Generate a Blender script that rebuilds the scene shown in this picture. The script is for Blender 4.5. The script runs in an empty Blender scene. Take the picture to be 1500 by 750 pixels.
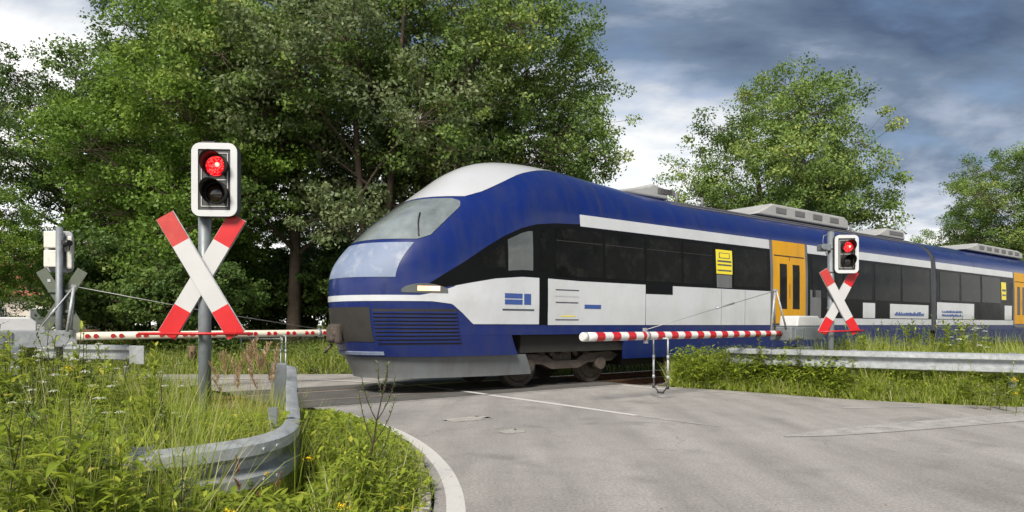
import bpy, bmesh, math, random
import numpy as np
from mathutils import Vector, Matrix

random.seed(7)
RNG = np.random.default_rng(11)
SC = bpy.context.scene
COL = SC.collection
R = math.radians

# ------------------------------------------------------------------ frame of reference
# camera stands at the origin, 1.2 m up, looking along +Y.  t runs along the railway, n away across it.
CAMH = 1.2
F = 1000.0
TX, TY = 0.7952, 0.6064
ANG = math.atan2(TY, TX)
def P(t, n, z=0.0):
    return Vector((t * TX - n * TY, t * TY + n * TX, z))
def TN(x, y):
    return x * TX + y * TY, -x * TY + y * TX
def at(px, d, z=0.0):
    return Vector(((px - 750.0) / F * d, d, z))

# ------------------------------------------------------------------ node helpers / materials
MATS = {}
def new_mat(name):
    m = bpy.data.materials.new(name); m.use_nodes = True
    nt = m.node_tree; nt.nodes.clear()
    out = nt.nodes.new('ShaderNodeOutputMaterial')
    MATS[name] = m
    return m, nt, out
def nd(nt, typ, **kw):
    n = nt.nodes.new(typ)
    for k, v in kw.items():
        if k in n.inputs: n.inputs[k].default_value = v
        else: setattr(n, k, v)
    return n
def ramp(nt, stops, fac=None):
    r = nt.nodes.new('ShaderNodeValToRGB')
    e = r.color_ramp.elements
    while len(e) < len(stops): e.new(0.5)
    for i, (p, c) in enumerate(stops):
        e[i].position = p
        e[i].color = (c, c, c, 1) if isinstance(c, (int, float)) else (c[0], c[1], c[2], 1)
    if fac is not None: nt.links.new(fac, r.inputs[0])
    return r
def noise(nt, vec, scale, detail=4, rough=0.55):
    n = nd(nt, 'ShaderNodeTexNoise', Scale=scale, Detail=detail, Roughness=rough)
    if vec is not None: nt.links.new(vec, n.inputs['Vector'])
    return n
def mixc(nt, fac, a, b, mode='MIX'):
    m = nt.nodes.new('ShaderNodeMix'); m.data_type = 'RGBA'; m.blend_type = mode
    for s, v in ((m.inputs[0], fac), (m.inputs[6], a), (m.inputs[7], b)):
        if hasattr(v, 'links'): nt.links.new(v, s)
        elif isinstance(v, tuple): s.default_value = (v[0], v[1], v[2], 1)
        else: s.default_value = v
    return m.outputs[2]
def math_n(nt, op, a, b=None, c=None, clamp=False):
    m = nt.nodes.new('ShaderNodeMath'); m.operation = op; m.use_clamp = clamp
    for i, v in enumerate((a, b, c)):
        if v is None: continue
        if hasattr(v, 'links'): nt.links.new(v, m.inputs[i])
        else: m.inputs[i].default_value = v
    return m.outputs[0]

def paint(name, col, rough=0.45, metal=0.0, var=0.12, scale=6.0, coat=0.0, bump=0.0, dirt=None, spec=0.5, streak=None):
    """solid surface with a little colour variation, grime in patches and roughness variation"""
    m, nt, out = new_mat(name)
    L = nt.links.new
    b = nd(nt, 'ShaderNodeBsdfPrincipled'); L(b.outputs[0], out.inputs[0])
    tc = nd(nt, 'ShaderNodeTexCoord')
    n1 = noise(nt, tc.outputs['Object'], scale, 6, 0.65)
    lo = tuple(max(0, c * (1 - var)) for c in col); hi = tuple(min(1, c * (1 + var)) for c in col)
    c = ramp(nt, [(0.3, lo), (0.7, hi)], n1.outputs[0]).outputs[0]
    if dirt:
        n2 = noise(nt, tc.outputs['Object'], scale * 2.3, 8, 0.7)
        f = ramp(nt, [(0.5, 0.0), (0.72, dirt[3])], n2.outputs[0]).outputs[0]
        c = mixc(nt, f, c, tuple(dirt[:3]))
    if streak:
        ms = nd(nt, 'ShaderNodeMapping'); ms.inputs['Scale'].default_value = streak[4]; L(tc.outputs['Object'], ms.inputs['Vector'])
        n4 = noise(nt, ms.outputs[0], 1.0, 8, 0.65)
        c = mixc(nt, ramp(nt, [(0.42, 0.0), (0.75, streak[3])], n4.outputs[0]).outputs[0], c, tuple(streak[:3]))
    L(c, b.inputs['Base Color'])
    L(ramp(nt, [(0.3, max(0.02, rough - 0.08)), (0.7, min(1, rough + 0.1))], n1.outputs[0]).outputs[0], b.inputs['Roughness'])
    b.inputs['Metallic'].default_value = metal
    b.inputs['Coat Weight'].default_value = coat
    b.inputs['Coat Roughness'].default_value = 0.06
    b.inputs['Specular IOR Level'].default_value = spec
    if bump:
        bp = nd(nt, 'ShaderNodeBump', Strength=bump, Distance=0.01)
        n3 = noise(nt, tc.outputs['Object'], scale * 6, 4)
        L(n3.outputs[0], bp.inputs['Height']); L(bp.outputs[0], b.inputs['Normal'])
    return m

paint('galvanised', (0.34, 0.36, 0.375), 0.5, 0.25, 0.22, 9, dirt=(0.20, 0.20, 0.185, 0.75))
paint('galvanised_dull', (0.19, 0.21, 0.225), 0.55, 0.3, 0.2, 7, dirt=(0.14, 0.14, 0.13, 0.6))
paint('pole_grey', (0.17, 0.19, 0.205), 0.5, 0.2, 0.15, 7, dirt=(0.1, 0.1, 0.1, 0.5))
paint('sign_white', (0.47, 0.47, 0.475), 0.4, 0, 0.05, 3, dirt=(0.5, 0.49, 0.46, 0.35))
paint('sign_red', (0.50, 0.008, 0.012), 0.4, 0, 0.1, 4, dirt=(0.45, 0.02, 0.02, 0.3))
paint('sign_red_faded', (0.44, 0.035, 0.03), 0.45, 0, 0.15, 5, dirt=(0.45, 0.08, 0.06, 0.5))
paint('sign_back', (0.085, 0.10, 0.075), 0.6, 0.1, 0.15, 6)
paint('boom_white', (0.58, 0.58, 0.565), 0.4, 0, 0.05, 5, dirt=(0.45, 0.44, 0.4, 0.4))
paint('boom_cream', (0.56, 0.53, 0.43), 0.45, 0, 0.06, 5, dirt=(0.4, 0.38, 0.3, 0.4))
paint('boom_red', (0.42, 0.010, 0.014), 0.4, 0, 0.1, 5, dirt=(0.4, 0.05, 0.05, 0.3))
paint('frame_white', (0.50, 0.51, 0.515), 0.35, 0, 0.03, 3)
paint('black_plastic', (0.012, 0.012, 0.012), 0.45, 0, 0.2, 8)
paint('black_edge', (0.03, 0.03, 0.032), 0.5, 0, 0.2, 8)
paint('thin_line', (0.5, 0.5, 0.48), 0.5, 0, 0.05, 8)
paint('cabinet_cream', (0.60, 0.59, 0.53), 0.5, 0, 0.06, 5, dirt=(0.35, 0.33, 0.28, 0.5))
paint('cabinet_white', (0.54, 0.54, 0.54), 0.45, 0, 0.05, 5, dirt=(0.4, 0.4, 0.38, 0.4))
paint('rust', (0.16, 0.075, 0.04), 0.8, 0.2, 0.35, 12, bump=0.3)
paint('rail_top', (0.30, 0.28, 0.26), 0.35, 0.8, 0.2, 12)
paint('timber', (0.12, 0.075, 0.045), 0.8, 0, 0.3, 9, bump=0.4)
paint('bark', (0.085, 0.062, 0.045), 0.9, 0, 0.4, 7, bump=0.6)
paint('concrete', (0.30, 0.285, 0.26), 0.85, 0, 0.2, 8, bump=0.3, dirt=(0.16, 0.15, 0.13, 0.6))
paint('roof_red', (0.30, 0.085, 0.06), 0.8, 0, 0.3, 3, bump=0.3)
paint('render_pale', (0.55, 0.5, 0.44), 0.85, 0, 0.1, 2)
# train
paint('train_blue', (0.003, 0.014, 0.11), 0.32, 0, 0.06, 0.6, coat=0.3, spec=0.35, dirt=(0.010, 0.022, 0.09, 0.5), streak=(0.035, 0.04, 0.06, 0.4, (3.5, 1.5, 0.7)))
paint('train_silver_blue_sheen', (0.15, 0.19, 0.28), 0.6, 0.0, 0.12, 1.6, coat=0.0, dirt=(0.36, 0.38, 0.42, 0.6))  # cloud reflection painted into the hood's colour; also plain colour of small parts
paint('train_sky_sheen', (0.42, 0.43, 0.45), 0.4, 0.1, 0.05, 0.6, coat=0.6)  # sky reflection on the cab roof, painted as a pale tone
paint('train_white', (0.50, 0.52, 0.545), 0.4, 0, 0.05, 0.8, coat=0.3, dirt=(0.40, 0.41, 0.41, 0.5), streak=(0.36, 0.355, 0.335, 0.45, (1.6, 1.5, 0.9)))
paint('train_yellow', (0.60, 0.295, 0.002), 0.45, 0, 0.08, 1, spec=0.25, streak=(0.3, 0.14, 0.01, 0.4, (4, 2, 0.8)))
paint('train_band', (0.006, 0.0065, 0.007), 0.3, 0, 0.2, 1, spec=0.045)
paint('train_glass', (0.005, 0.0055, 0.005), 0.08, 0, 0.6, 1.3, spec=0.06, dirt=(0.022, 0.024, 0.019, 0.8))
paint('train_screen', (0.17, 0.195, 0.20), 0.06, 0, 0.5, 0.9, coat=1.0)
paint('cab_glass', (0.06, 0.07, 0.066), 0.06, 0, 0.5, 1.5, coat=0.6)
paint('train_grey', (0.125, 0.137, 0.145), 0.5, 0, 0.1, 1, dirt=(0.12, 0.11, 0.1, 0.5), streak=(0.09, 0.08, 0.07, 0.7, (4, 2, 1)))
paint('roof_grey', (0.33, 0.33, 0.325), 0.55, 0, 0.1, 2, dirt=(0.25, 0.24, 0.22, 0.6))
paint('roof_dark', (0.12, 0.12, 0.12), 0.6, 0, 0.2, 3)
paint('under_dark', (0.02, 0.018, 0.016), 0.8, 0, 0.3, 4)
paint('bogie_brown', (0.07, 0.055, 0.045), 0.75, 0.2, 0.4, 6, dirt=(0.13, 0.1, 0.08, 0.7))
paint('bellows', (0.05, 0.055, 0.06), 0.7, 0, 0.2, 3)
paint('mark_blue', (0.03, 0.07, 0.25), 0.4, 0, 0.05, 3)
paint('mark_dark', (0.05, 0.055, 0.07), 0.4, 0, 0.05, 3)
paint('mark_yellow', (0.75, 0.62, 0.02), 0.4, 0, 0.05, 3)
paint('mark_pale', (0.4, 0.4, 0.42), 0.4, 0, 0.05, 3)
paint('cable_black', (0.02, 0.02, 0.02), 0.6, 0, 0.1, 9)
paint('wire', (0.30, 0.30, 0.30), 0.45, 0.5, 0.1, 9)
paint('reflector_red', (0.42, 0.015, 0.02), 0.2, 0, 0.15, 20, coat=0.6)

def emit(name, col, dark, strength, scale):
    m, nt, out = new_mat(name); L = nt.links.new
    b = nd(nt, 'ShaderNodeBsdfPrincipled', Roughness=0.12); L(b.outputs[0], out.inputs[0])
    tc = nd(nt, 'ShaderNodeTexCoord')
    v = nd(nt, 'ShaderNodeTexVoronoi', Scale=scale); L(tc.outputs['Object'], v.inputs['Vector'])
    c = ramp(nt, [(0.08, col), (0.6, dark)], v.outputs['Distance'])
    L(c.outputs[0], b.inputs['Base Color']); L(c.outputs[0], b.inputs['Emission Color'])
    b.inputs['Emission Strength'].default_value = strength
emit('lens_red', (1.0, 0.09, 0.08), (0.40, 0.0, 0.004), 1.0, 60)
emit('lens_hot', (1.0, 0.55, 0.4), (1.0, 0.25, 0.2), 1.6, 20)
emit('lamp_warm', (1.0, 0.62, 0.32), (0.8, 0.42, 0.2), 0.9, 3)
paint('lens_dark', (0.018, 0.010, 0.008), 0.12, 0, 0.4, 20, coat=0.8)

def foliage(name, stops, transl=0.42, rough=0.5, tint=(0.15, 0.23, 0.03)):
    m, nt, out = new_mat(name); L = nt.links.new
    b = nd(nt, 'ShaderNodeBsdfPrincipled', Roughness=rough); b.inputs['Specular IOR Level'].default_value = 0.25
    at_ = nd(nt, 'ShaderNodeAttribute'); at_.attribute_name = 'tone'
    c = ramp(nt, stops, at_.outputs['Fac'])
    L(c.outputs[0], b.inputs['Base Color'])
    t = nd(nt, 'ShaderNodeBsdfTranslucent')
    L(mixc(nt, 0.35, c.outputs[0], tint), t.inputs['Color'])
    mx = nd(nt, 'ShaderNodeMixShader'); mx.inputs[0].default_value = transl
    L(b.outputs[0], mx.inputs[1]); L(t.outputs[0], mx.inputs[2]); L(mx.outputs[0], out.inputs[0])
    return m
foliage('leaf_oak', [(0.0, (0.084, 0.144, 0.036)), (0.5, (0.163, 0.251, 0.063)), (0.95, (0.300, 0.399, 0.100)), (1.0, (0.391, 0.427, 0.114))])
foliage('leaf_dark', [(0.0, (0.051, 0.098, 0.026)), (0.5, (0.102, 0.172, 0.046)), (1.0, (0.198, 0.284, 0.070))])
foliage('leaf_bright', [(0.0, (0.075, 0.141, 0.020)), (0.5, (0.141, 0.239, 0.036)), (1.0, (0.248, 0.355, 0.058))])
foliage('leaf_grey', [(0.0, (0.108, 0.147, 0.067)), (0.5, (0.178, 0.227, 0.103)), (1.0, (0.309, 0.351, 0.171))])
foliage('herb', [(0.0, (0.104, 0.152, 0.022)), (0.4, (0.231, 0.306, 0.036)), (0.8, (0.391, 0.441, 0.053)), (1.0, (0.553, 0.504, 0.108))], 0.45, tint=(0.34, 0.46, 0.04))
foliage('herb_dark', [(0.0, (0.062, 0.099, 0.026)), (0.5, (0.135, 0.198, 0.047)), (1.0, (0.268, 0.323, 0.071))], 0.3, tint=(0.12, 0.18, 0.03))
foliage('grass', [(0.0, (0.143, 0.200, 0.032)), (0.45, (0.295, 0.372, 0.055)), (0.8, (0.447, 0.482, 0.092)), (0.9, (0.600, 0.526, 0.217)), (1.0, (0.600, 0.600, 0.345))], 0.45, tint=(0.38, 0.45, 0.06))
foliage('straw', [(0.0, (0.34, 0.22, 0.13)), (0.5, (0.48, 0.34, 0.21)), (1.0, (0.58, 0.45, 0.30))], 0.3, tint=(0.4, 0.25, 0.12))
foliage('sorrel', [(0.0, (0.24, 0.10, 0.07)), (0.5, (0.36, 0.18, 0.13)), (1.0, (0.46, 0.28, 0.2))], 0.3, tint=(0.4, 0.15, 0.1))
foliage('stem', [(0.0, (0.07, 0.06, 0.025)), (0.5, (0.10, 0.12, 0.03)), (1.0, (0.16, 0.18, 0.05))], 0.1)
foliage('stem_dark', [(0.0, (0.035, 0.025, 0.02)), (1.0, (0.07, 0.05, 0.035))], 0.05)
foliage('petal_yellow', [(0.0, (0.75, 0.5, 0.01)), (1.0, (0.85, 0.66, 0.03))], 0.3, tint=(0.8, 0.6, 0.02))
foliage('petal_white', [(0.0, (0.55, 0.55, 0.45)), (1.0, (0.78, 0.78, 0.70))], 0.3, tint=(0.6, 0.6, 0.5))

def mat_asphalt():
    m, nt, out = new_mat('asphalt'); L = nt.links.new
    b = nd(nt, 'ShaderNodeBsdfPrincipled', Roughness=0.9); L(b.outputs[0], out.inputs[0])
    b.inputs['Specular IOR Level'].default_value = 0.25
    tc = nd(nt, 'ShaderNodeTexCoord')
    mp = nd(nt, 'ShaderNodeMapping'); mp.inputs['Rotation'].default_value = (0, 0, -ANG)
    L(tc.outputs['Object'], mp.inputs['Vector'])
    big = noise(nt, mp.outputs[0], 0.35, 5, 0.6)
    mid = noise(nt, mp.outputs[0], 2.6, 6, 0.65)
    # wheel-worn streaks running along the road
    mp2 = nd(nt, 'ShaderNodeMapping'); mp2.inputs['Rotation'].default_value = (0, 0, -ANG - 0.12); mp2.inputs['Scale'].default_value = (1.1, 0.16, 1)
    L(tc.outputs['Object'], mp2.inputs['Vector'])
    stk = noise(nt, mp2.outputs[0], 1.3, 5, 0.6)
    agg = noise(nt, tc.outputs['Object'], 42, 5, 0.85)
    agg2 = nd(nt, 'ShaderNodeTexVoronoi', Scale=130.0); L(tc.outputs['Object'], agg2.inputs['Vector'])
    base = ramp(nt, [(0.25, (0.20, 0.189, 0.178)), (0.5, (0.26, 0.246, 0.231)), (0.75, (0.31, 0.294, 0.277))], big.outputs[0]).outputs[0]
    base = mixc(nt, ramp(nt, [(0.36, 0.0), (0.62, 0.85)], stk.outputs[0]).outputs[0], base, (0.36, 0.343, 0.325))
    base = mixc(nt, ramp(nt, [(0.48, 0.0), (0.75, 0.38)], mid.outputs[0]).outputs[0], base, (0.17, 0.16, 0.151))
    base = mixc(nt, 0.75, base, ramp(nt, [(0.28, 0.40), (0.5, 1.0), (0.72, 1.7)], agg.outputs[0]).outputs[0], 'MULTIPLY')
    base = mixc(nt, 0.35, base, ramp(nt, [(0.0, 1.3), (0.6, 0.6)], agg2.outputs['Distance']).outputs[0], 'MULTIPLY')
    # fine cracks
    cr = nd(nt, 'ShaderNodeTexVoronoi', Scale=0.55); cr.feature = 'DISTANCE_TO_EDGE'
    wn = noise(nt, mp.outputs[0], 1.7, 6, 0.7)
    wv = nd(nt, 'ShaderNodeVectorMath'); wv.operation = 'MULTIPLY_ADD'; wv.inputs[1].default_value = (0.9, 0.9, 0.9)
    L(wn.outputs['Color'], wv.inputs[0]); L(mp.outputs[0], wv.inputs[2]); L(wv.outputs[0], cr.inputs['Vector'])
    crf = ramp(nt, [(0.0, 0.6), (0.008, 0.0)], cr.outputs['Distance']).outputs[0]
    crf = mixc(nt, ramp(nt, [(0.5, 0.0), (0.62, 1.0)], big.outputs[0]).outputs[0], (0, 0, 0), crf)
    base = mixc(nt, crf, base, (0.06, 0.056, 0.052))
    spots = noise(nt, mp.outputs[0], 0.9, 3, 0.5)
    base = mixc(nt, ramp(nt, [(0.62, 0.0), (0.70, 0.45)], spots.outputs[0]).outputs[0], base, (0.13, 0.123, 0.116))
    L(base, b.inputs['Base Color'])
    bp = nd(nt, 'ShaderNodeBump', Strength=0.55, Distance=0.008); L(agg.outputs[0], bp.inputs['Height']); L(bp.outputs[0], b.inputs['Normal'])
mat_asphalt()
def mat_rough(name, c1, c2, scale, bump=0.6, fine=None):
    m, nt, out = new_mat(name); L = nt.links.new
    b = nd(nt, 'ShaderNodeBsdfPrincipled', Roughness=0.95); L(b.outputs[0], out.inputs[0])
    b.inputs['Specular IOR Level'].default_value = 0.2
    tc = nd(nt, 'ShaderNodeTexCoord')
    a = noise(nt, tc.outputs['Object'], scale, 6, 0.7); f = noise(nt, tc.outputs['Object'], fine or scale * 20, 4, 0.7)
    c = ramp(nt, [(0.3, c1), (0.7, c2)], a.outputs[0]).outputs[0]
    c = mixc(nt, 0.8, c, ramp(nt, [(0.3, 0.45), (0.7, 1.5)], f.outputs[0]).outputs[0], 'MULTIPLY')
    L(c, b.inputs['Base Color'])
    bp = nd(nt, 'ShaderNodeBump', Strength=bump, Distance=0.03); L(f.outputs[0], bp.inputs['Height']); L(bp.outputs[0], b.inputs['Normal'])
mat_rough('soil', (0.06, 0.055, 0.022), (0.10, 0.105, 0.035), 1.2)
mat_rough('patch', (0.30, 0.285, 0.26), (0.40, 0.38, 0.35), 9, 0.5, 60)
mat_rough('crossing_panel', (0.075, 0.072, 0.068), (0.12, 0.115, 0.108), 2.5, 0.4, 60)  # dark rubber, with shade from the train also mixed into the tone
mat_rough('ballast', (0.10, 0.085, 0.07), (0.22, 0.19, 0.16), 6, 1.0, 22)
mat_rough('kerbstone', (0.30, 0.27, 0.23), (0.46, 0.43, 0.38), 4, 0.5, 40)
mat_rough('field', (0.10, 0.13, 0.03), (0.17, 0.19, 0.05), 0.3, 0.5, 9)
def mat_paintline(name, lo, hi, col=(0.56, 0.545, 0.52)):
    """worn thermoplastic: asphalt shows where the paint has gone"""
    m, nt, out = new_mat(name); L = nt.links.new
    b = nd(nt, 'ShaderNodeBsdfPrincipled', Roughness=0.75); L(b.outputs[0], out.inputs[0])
    tc = nd(nt, 'ShaderNodeTexCoord')
    a = noise(nt, tc.outputs['Object'], 5, 8, 0.7); g = noise(nt, tc.outputs['Object'], 70, 3, 0.75)
    s = math_n(nt, 'ADD', math_n(nt, 'MULTIPLY', a.outputs[0], 0.7), math_n(nt, 'MULTIPLY', g.outputs[0], 0.3))
    f = ramp(nt, [(lo, 0.0), (hi, 1.0)], s).outputs[0]
    asp = ramp(nt, [(0.3, (0.17, 0.161, 0.152)), (0.7, (0.33, 0.313, 0.295))], g.outputs[0]).outputs[0]
    pw = ramp(nt, [(0.3, tuple(c * 0.8 for c in col)), (0.7, col)], g.outputs[0]).outputs[0]
    L(mixc(nt, f, asp, pw), b.inputs['Base Color'])
    bp = nd(nt, 'ShaderNodeBump', Strength=0.4, Distance=0.006); L(g.outputs[0], bp.inputs['Height']); L(bp.outputs[0], b.inputs['Normal'])
mat_paintline('line_fresh', 0.34, 0.42)
mat_paintline('line_worn', 0.44, 0.58, (0.46, 0.445, 0.42))
mat_paintline('line_faint', 0.40, 0.62, (0.44, 0.425, 0.40))

# ------------------------------------------------------------------ object helpers
def link(name, me, parent=None, mats=()):
    o = bpy.data.objects.new(name, me); COL.objects.link(o)
    for m in mats: me.materials.append(MATS[m])
    if parent is not None: o.parent = parent
    return o
def thing(name, label, cat, loc=(0, 0, 0), rz=0.0, group=None):
    o = bpy.data.objects.new(name, None); COL.objects.link(o)
    o.empty_display_size = 0.2
    o.location = loc; o.rotation_euler = (0, 0, rz); o['label'] = label; o['category'] = cat
    if group: o['group'] = group
    return o
def tag(o, label, cat, group=None, kind=None):
    o['label'] = label; o['category'] = cat
    if group: o['group'] = group
    if kind: o['kind'] = kind
    return o
def struct(o, kind='structure'):
    o['kind'] = kind; return o

class MB:
    """collects shapes, builds ONE mesh object"""
    def __init__(s): s.v = []; s.f = []; s.mi = []; s.sm = []
    def add(s, vs, fs, mi=0, smooth=False):
        b = len(s.v); s.v += [tuple(p) for p in vs]
        for f in fs: s.f.append(tuple(i + b for i in f)); s.mi.append(mi); s.sm.append(smooth)
        return s
    def box(s, c, size, mi=0, rot=None, bev=0.0):
        bm = bmesh.new(); bmesh.ops.create_cube(bm, size=1.0)
        for v in bm.verts: v.co = Vector((v.co.x * size[0], v.co.y * size[1], v.co.z * size[2]))
        if bev: bmesh.ops.bevel(bm, geom=bm.edges[:], offset=bev, segments=2, affect='EDGES', profile=0.6)
        M = rot.to_4x4() if rot is not None else Matrix.Identity(4)
        s.add([M @ v.co + Vector(c) for v in bm.verts], [[v.index for v in f.verts] for f in bm.faces], mi)
        bm.free(); return s
    def tube(s, pts, rad, n=12, mi=0, caps=True, smooth=True, mis=None):
        pts = [Vector(p) for p in pts]; k = len(pts)
        if not hasattr(rad, '__len__'): rad = [rad] * k
        up = Vector((0, 0, 1)); vs = []
        prev = None
        for i, p in enumerate(pts):
            d = (pts[min(i + 1, k - 1)] - pts[max(i - 1, 0)]).normalized()
            if prev is None:
                a = d.cross(up)
                if a.length < 1e-3: a = d.cross(Vector((1, 0, 0)))
            else:
                a = prev - d * prev.dot(d)
            a.normalize(); prev = a; c = d.cross(a)
            for j in range(n):
                th = 2 * math.pi * j / n
                vs.append(p + (a * math.cos(th) + c * math.sin(th)) * rad[i])
        b = len(s.v); s.v += [tuple(p) for p in vs]
        for i in range(k - 1):
            for j in range(n):
                j2 = (j + 1) % n
                s.f.append((b + i * n + j, b + i * n + j2, b + (i + 1) * n + j2, b + (i + 1) * n + j))
                s.mi.append(mis[i] if mis else mi); s.sm.append(smooth)
        if caps:
            s.f.append(tuple(b + j for j in range(n))[::-1]); s.mi.append(mis[0] if mis else mi); s.sm.append(False)
            s.f.append(tuple(b + (k - 1) * n + j for j in range(n))); s.mi.append(mis[-1] if mis else mi); s.sm.append(False)
        return s
    def prism(s, poly, y0, y1, mi=0, axis='y'):
        """poly in (x,z), extruded along y"""
        n = len(poly)
        mk = (lambda a, b, y: (a, y, b)) if axis == 'y' else ((lambda a, b, y: (y, a, b)) if axis == 'x' else (lambda a, b, y: (a, b, y)))
        vs = [mk(a, b, y0) for a, b in poly] + [mk(a, b, y1) for a, b in poly]
        fs = [tuple(range(n)), tuple(range(2 * n - 1, n - 1, -1))]
        fs += [(i, i + n, (i + 1) % n + n, (i + 1) % n) for i in range(n)]
        return s.add(vs, fs, mi)
    def build(s, name, mat, parent=None, fix=True):
        me = bpy.data.meshes.new(name); me.from_pydata(s.v, [], s.f)
        mats = mat if isinstance(mat, (list, tuple)) else [mat]
        me.polygons.foreach_set('material_index', s.mi); me.polygons.foreach_set('use_smooth', s.sm)
        if fix:
            bm = bmesh.new(); bm.from_mesh(me); bmesh.ops.recalc_face_normals(bm, faces=bm.faces); bm.to_mesh(me); bm.free()
        me.update()
        return link(name, me, parent, mats)

def rrect(w, h, r, k=6, cx=0, cz=0):
    pts = []
    for (sx, sz, a0) in ((1, 1, 0), (-1, 1, 90), (-1, -1, 180), (1, -1, 270)):
        for i in range(k + 1):
            a = R(a0 + 90 * i / k)
            pts.append((cx + sx * (w / 2 - r) + r * math.cos(a), cz + sz * (h / 2 - r) + r * math.sin(a)))
    return pts
def ring_prism(mb, outer, inner, y0, y1, mi=0):
    n = len(outer)
    vs = [(a, y0, b) for a, b in outer] + [(a, y0, b) for a, b in inner] + [(a, y1, b) for a, b in outer] + [(a, y1, b) for a, b in inner]
    fs = []
    for i in range(n):
        j = (i + 1) % n
        fs += [(i, j, n + j, n + i), (2 * n + i, 3 * n + i, 3 * n + j, 2 * n + j), (i, 2 * n + i, 2 * n + j, j), (n + i, n + j, 3 * n + j, 3 * n + i)]
    mb.add(vs, fs, mi)

def np_mesh(name, V, Q, tone=None, smooth=True):
    """fast mesh from numpy: V (n,3), Q (m,4) quads"""
    me = bpy.data.meshes.new(name)
    me.vertices.add(len(V)); me.vertices.foreach_set('co', np.ascontiguousarray(V, dtype=np.float32).ravel())
    me.loops.add(Q.size); me.loops.foreach_set('vertex_index', np.ascontiguousarray(Q, dtype=np.int32).ravel())
    k = Q.shape[1]
    me.polygons.add(len(Q)); me.polygons.foreach_set('loop_start', np.arange(0, Q.size, k, dtype=np.int32))
    me.polygons.foreach_set('use_smooth', np.full(len(Q), smooth))
    if tone is not None:
        a = me.attributes.new('tone', 'FLOAT', 'POINT'); a.data.foreach_set('value', np.ascontiguousarray(tone, dtype=np.float32))
    me.update(calc_edges=True); me.validate()
    return me

# ------------------------------------------------------------------ leaves and strips
def unit(a): return a / np.maximum(1e-9, np.linalg.norm(a, axis=-1, keepdims=True))
def strips(base, d, L, W, bend, prof, fold=0.0, side=None, tone=None):
    """curved tapering blades: base (N,3), direction d, length L, width W, bend = droop"""
    N = len(base); K = len(prof); d = unit(d)
    if side is None:
        up = np.tile([0, 0, 1.0], (N, 1)); side = np.cross(d, up)
        bad = np.linalg.norm(side, axis=1) < 1e-3; side[bad] = [1, 0, 0]
    side = unit(side)
    nrm = unit(np.cross(side, d))
    s = np.linspace(0, 1, K)
    c = base[:, None] + d[:, None] * (L[:, None] * s)[..., None]
    c[..., 2] -= (bend * L)[:, None] * s ** 2
    hw = (W[:, None] * np.array(prof)[None] * 0.5)[..., None]
    l = c - side[:, None] * hw; r = c + side[:, None] * hw
    if fold:
        l = l + nrm[:, None] * hw * fold; r = r + nrm[:, None] * hw * fold
        V = np.stack([l, c, r], 2).reshape(N, K * 3, 3); m = 3
    else:
        V = np.stack([l, r], 2).reshape(N, K * 2, 3); m = 2
    q = []
    for i in range(K - 1):
        for j in range(m - 1):
            q.append([i * m + j, i * m + j + 1, (i + 1) * m + j + 1, (i + 1) * m + j])
    q = np.array(q); Q = (q[None] + (np.arange(N) * K * m)[:, None, None]).reshape(-1, 4)
    if tone is None: tone = RNG.random(N)
    T = np.repeat(tone, K * m)
    return V.reshape(-1, 3), Q, T
def join(parts):
    V, Q, T, o = [], [], [], 0
    for v, q, t in parts:
        V.append(v); Q.append(q + o); T.append(t); o += len(v)
    return np.concatenate(V), np.concatenate(Q), np.concatenate(T)
PB = [1.0, 0.95, 0.8, 0.5, 0.04]           # grass blade
PL = [0.15, 0.9, 1.0, 0.6, 0.03]           # lance leaf
PR = [0.25, 0.9, 1.0, 0.1]                 # round-ish leaf

def leaf_cloud(cent, size, nrm_bias, rng, tone):
    """one rhombic leaf per centre"""
    N = len(cent)
    n = unit(rng.normal(size=(N, 3)) + nrm_bias)
    a = unit(np.cross(n, rng.normal(size=(N, 3)))); b = np.cross(n, a)
    L = size * rng.uniform(0.7, 1.3, N)[:, None]; Wd = L * rng.uniform(0.45, 0.7, N)[:, None]
    V = np.stack([cent - a * L * 0.5, cent + b * Wd * 0.5 - n * L * 0.06, cent + a * L * 0.5, cent - b * Wd * 0.5 - n * L * 0.06], 1).reshape(-1, 3)
    Q = np.arange(N * 4).reshape(-1, 4)
    return V, Q, np.repeat(tone, 4)

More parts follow.
